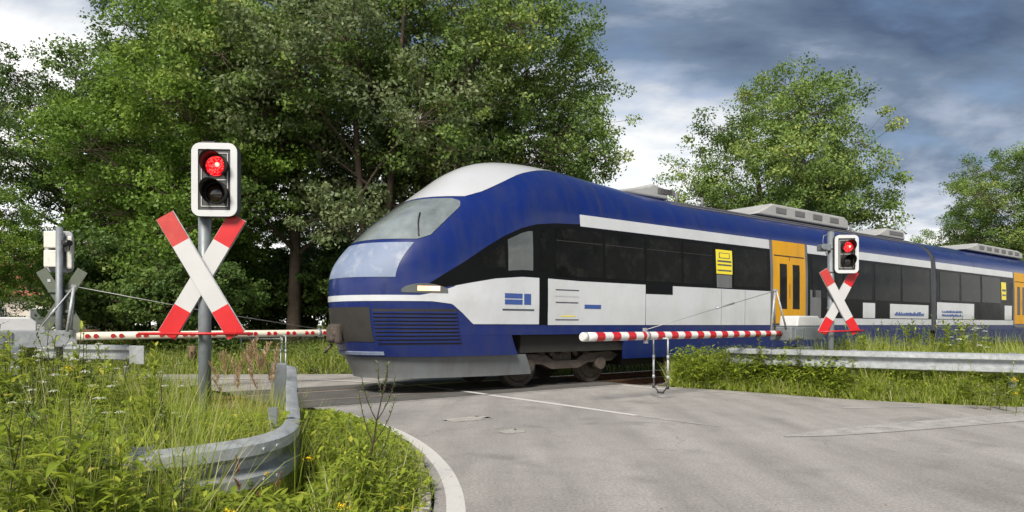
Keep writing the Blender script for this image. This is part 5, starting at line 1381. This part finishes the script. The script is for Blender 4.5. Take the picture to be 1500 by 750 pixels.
# ------------------------------------------------------------------ sky, sun, camera
SUN_EL, SUN_AZ = 43.0, 198.0      # azimuth clockwise from +Y, so the sun stands behind the camera to its left
def world():
    w = bpy.data.worlds.new('World'); SC.world = w; w.use_nodes = True; nt = w.node_tree; nt.nodes.clear(); L = nt.links.new
    out = nd(nt, 'ShaderNodeOutputWorld'); bg = nd(nt, 'ShaderNodeBackground', Strength=0.1); L(bg.outputs[0], out.inputs[0])
    sky = nd(nt, 'ShaderNodeTexSky'); sky.sky_type = 'NISHITA'; sky.sun_disc = False; sky.sun_elevation = R(SUN_EL); sky.sun_rotation = R(SUN_AZ)
    tc = nd(nt, 'ShaderNodeTexCoord'); sep = nd(nt, 'ShaderNodeSeparateXYZ'); L(tc.outputs['Generated'], sep.inputs[0])
    zc = math_n(nt, 'ADD', math_n(nt, 'MAXIMUM', sep.outputs[2], 0.0), 0.22)
    cx = math_n(nt, 'DIVIDE', sep.outputs[0], zc); cy = math_n(nt, 'DIVIDE', sep.outputs[1], zc)
    cmb = nd(nt, 'ShaderNodeCombineXYZ'); L(cx, cmb.inputs[0]); L(cy, cmb.inputs[1])
    mp = nd(nt, 'ShaderNodeMapping'); mp.inputs['Location'].default_value = (3.7, 1.4, 0); mp.inputs['Scale'].default_value = (0.7, 1.05, 1); mp.inputs['Rotation'].default_value = (0, 0, R(-12)); L(cmb.outputs[0], mp.inputs['Vector'])
    n1 = noise(nt, mp.outputs[0], 1.1, 7, 0.55); n1.inputs['Distortion'].default_value = 0.5
    n2 = noise(nt, mp.outputs[0], 3.4, 6, 0.55)
    s = math_n(nt, 'ADD', math_n(nt, 'MULTIPLY', n1.outputs[0], 0.72), math_n(nt, 'MULTIPLY', n2.outputs[0], 0.28))
    s = math_n(nt, 'MULTIPLY_ADD', s, 1.45, -0.245)
    # the deck is thin and bright towards the horizon, heavy overhead
    s = math_n(nt, 'SUBTRACT', s, math_n(nt, 'MULTIPLY', math_n(nt, 'SUBTRACT', sep.outputs[2], 0.31), 1.4))
    s = math_n(nt, 'SUBTRACT', s, math_n(nt, 'MULTIPLY', math_n(nt, 'SUBTRACT', sep.outputs[0], 0.18), 0.14))
    cl = ramp(nt, [(0.28, (0.42, 0.62, 1.02)), (0.40, (0.82, 1.1, 1.55)), (0.50, (1.9, 2.2, 2.75)), (0.60, (3.6, 3.75, 3.95)), (0.74, (5.9, 5.85, 5.7))], s)
    cov = ramp(nt, [(0.36, 0.80), (0.50, 1.0)], n2.outputs[0])
    L(mixc(nt, cov.outputs[0], sky.outputs[0], cl.outputs[0]), bg.inputs[0])
world()
sl = bpy.data.lights.new('sun', 'SUN'); sl.energy = 2.9; sl.angle = R(20); sl.color = (1.0, 0.935, 0.84)
so = bpy.data.objects.new('sun', sl); COL.objects.link(so)
az, el = R(SUN_AZ), R(SUN_EL)
sd = Vector((math.sin(az) * math.cos(el), math.cos(az) * math.cos(el), math.sin(el)))
so.rotation_euler = sd.to_track_quat('Z', 'Y').to_euler(); so.location = sd * 60

cam = bpy.data.cameras.new('camera'); co = bpy.data.objects.new('camera', cam); COL.objects.link(co)
co.location = (0, 0, CAMH); co.rotation_euler = (R(90), 0, 0)
cam.sensor_width = 36; cam.lens = 24.0; cam.shift_y = 101.0 / 1500.0; cam.clip_start = 0.05; cam.clip_end = 8000
SC.camera = co
SC.view_settings.view_transform = 'Standard'; SC.view_settings.look = 'None'; SC.view_settings.exposure = 1.2; SC.view_settings.gamma = 1.0
SC.render.engine = 'CYCLES'
SC.cycles.max_bounces = 6; SC.cycles.diffuse_bounces = 3; SC.cycles.transmission_bounces = 4; SC.cycles.caustics_reflective = False; SC.cycles.caustics_refractive = False
SC.cycles.use_denoising = True
SC.render.resolution_x = 1024; SC.render.resolution_y = 512
